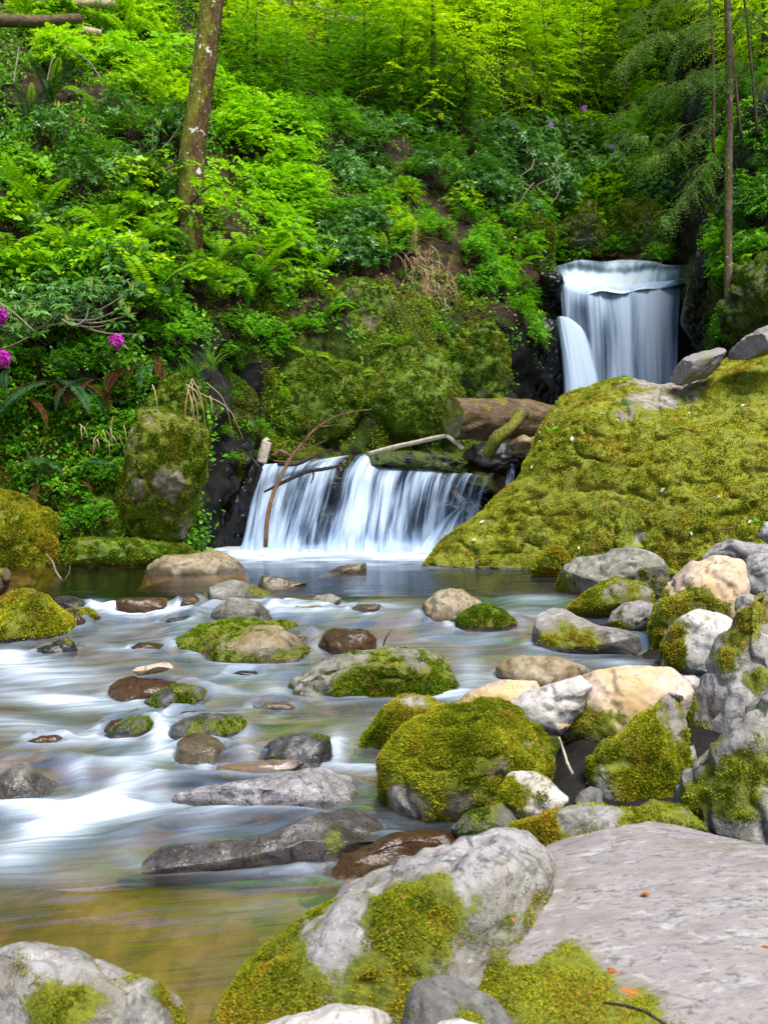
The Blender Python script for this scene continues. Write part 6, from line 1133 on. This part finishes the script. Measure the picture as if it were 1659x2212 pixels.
def fallen(x, y, Y, L, W, az, label, mat='litter'):
    c = unproj(x, y, Y); V, F, R = leaves(np.zeros((3, 3)), np.array([[math.cos(az + q * .35 - .35), math.sin(az + q * .35 - .35), .12] for q in range(3)]), np.array([[-.1, -.2, 1.0]] * 3), L, W, .25, RG.random(3), .1)
    tag(obj('fallen_leaf', mesh('fallen_leaf', V, F, M[mat], dict(rnd=R)), None, c), label, 'leaf')
fallen(1382, 1932, 3.95, .045, .014, .1, 'orange fallen leaf in the middle of the flat slab'); fallen(1335, 2138, 3.0, .08, .012, -.6, 'long orange dead sprig on the moss at the bottom of the slab'); fallen(1310, 2102, 3.1, .04, .02, .3, 'small yellow fallen leaf on the mossy edge of the slab'); fallen(1640, 2045, 3.3, .04, .01, -.4, 'orange fallen leaf at the right edge of the slab')
fallen(1212, 1575, 5.3, .10, .05, 1.2, 'pale pinkish dead leaf on the great mossy boulder beside the white twig', 'straw'); fallen(995, 2015, 3.75, .05, .012, 1.0, 'pale sliver of leaf on the moss of the rough granite boulder', 'straw'); fallen(945, 1968, 3.75, .05, .02, .8, 'orange leaf fragment on the moss of the rough granite boulder'); fallen(1604, 1390, 6.2, .06, .014, .7, 'orange dead needle sprig on the tall lichen covered boulder')
for q, (x, y, Y, lb) in enumerate([(1350, 880, 12.6, 'small green seedling rooted on the crest of the outcrop'), (1192, 934, 12.4, 'bright green leaf sticking out at the left shoulder of the outcrop'), (1640, 1135, 10.9, 'small leafy weed at the right edge of the outcrop')]):
    r = np.random.default_rng(q); n = 8; th = np.linspace(0, 6.28, n); V, F, R = leaves(np.zeros((n, 3)) + [0, 0, .02], np.stack([np.cos(th), np.sin(th) - .3, r.uniform(0, .5, n)], 1), np.array([[0, 0, 1.0]] * n) + r.normal(0, .2, (n, 3)), .13, .06, .2)
    tag(obj('seedling', mesh('seedling', V, F, M['herb'], dict(rnd=R)), None, unproj(x, y, Y)), lb, 'seedling')

# --- petals and bits of leaf on the moss
def bits(who, n, mat, L, W, label, group, seed):
    o = next(x for x in COL.objects if x.get('label') == who); me = o.data; N_ = len(me.vertices); V = np.zeros(N_ * 3); me.vertices.foreach_get('co', V); V = V.reshape(-1, 3) + np.array(o.location); Q = np.zeros(N_ * 3); me.vertices.foreach_get('normal', Q); Q = Q.reshape(-1, 3)
    r = np.random.default_rng(seed); x, y = proj(V); ok = np.where(((CAM - V) * Q).sum(1) / np.linalg.norm(CAM - V, axis=1) > .25)[0]; ok = ok[(x[ok] > 20) & (x[ok] < 1640) & (y[ok] < 2190) & (V[ok, 2] > zw(V[ok, 1]) + .1)]
    for k in r.choice(ok, n, replace=False):
        d = np.cross(Q[k], r.normal(0, 1, 3)); s = r.uniform(.6, 1.3); Vl, F, R = leaves(np.zeros((2, 3)), np.stack([d, d + r.normal(0, .3, 3)]), Q[k][None] + r.normal(0, .3, (2, 3)), L * s, W * s, .3, r.random(2), .2)
        f = obj('fallen_leaf', mesh('fallen_leaf', Vl, F, M[mat], dict(rnd=R)), None, V[k] + Q[k] * .025); tag(f, label, 'leaf', group)
bits('huge moss covered outcrop sloping down into the pool beside the lower fall', 22, 'ivory', .07, .035, 'tiny pale fallen petal on the moss of the huge outcrop', 'petals on the outcrop', 1)
bits('huge moss covered outcrop sloping down into the pool beside the lower fall', 16, 'litter', .09, .03, 'small brown dead leaf on the moss of the huge outcrop', 'dead leaves on the outcrop', 2)
bits('broad flat lilac grey slab with faint grain and a mossy left rim', 12, 'litter', .022, .007, 'tiny dark leaf crumb lying on the flat slab', 'leaf crumbs on the slab', 3)
bits('great rounded boulder thickly covered in yellow green moss', 10, 'litter', .035, .010, 'tiny orange leaf scrap on the great mossy boulder', 'leaf scraps on the great mossy boulder', 4)
bits('rough granite boulder with clumps of moss beside the flat slab', 10, 'litter', .026, .008, 'tiny orange leaf scrap on the rough granite boulder', 'leaf scraps on the granite boulder', 5)
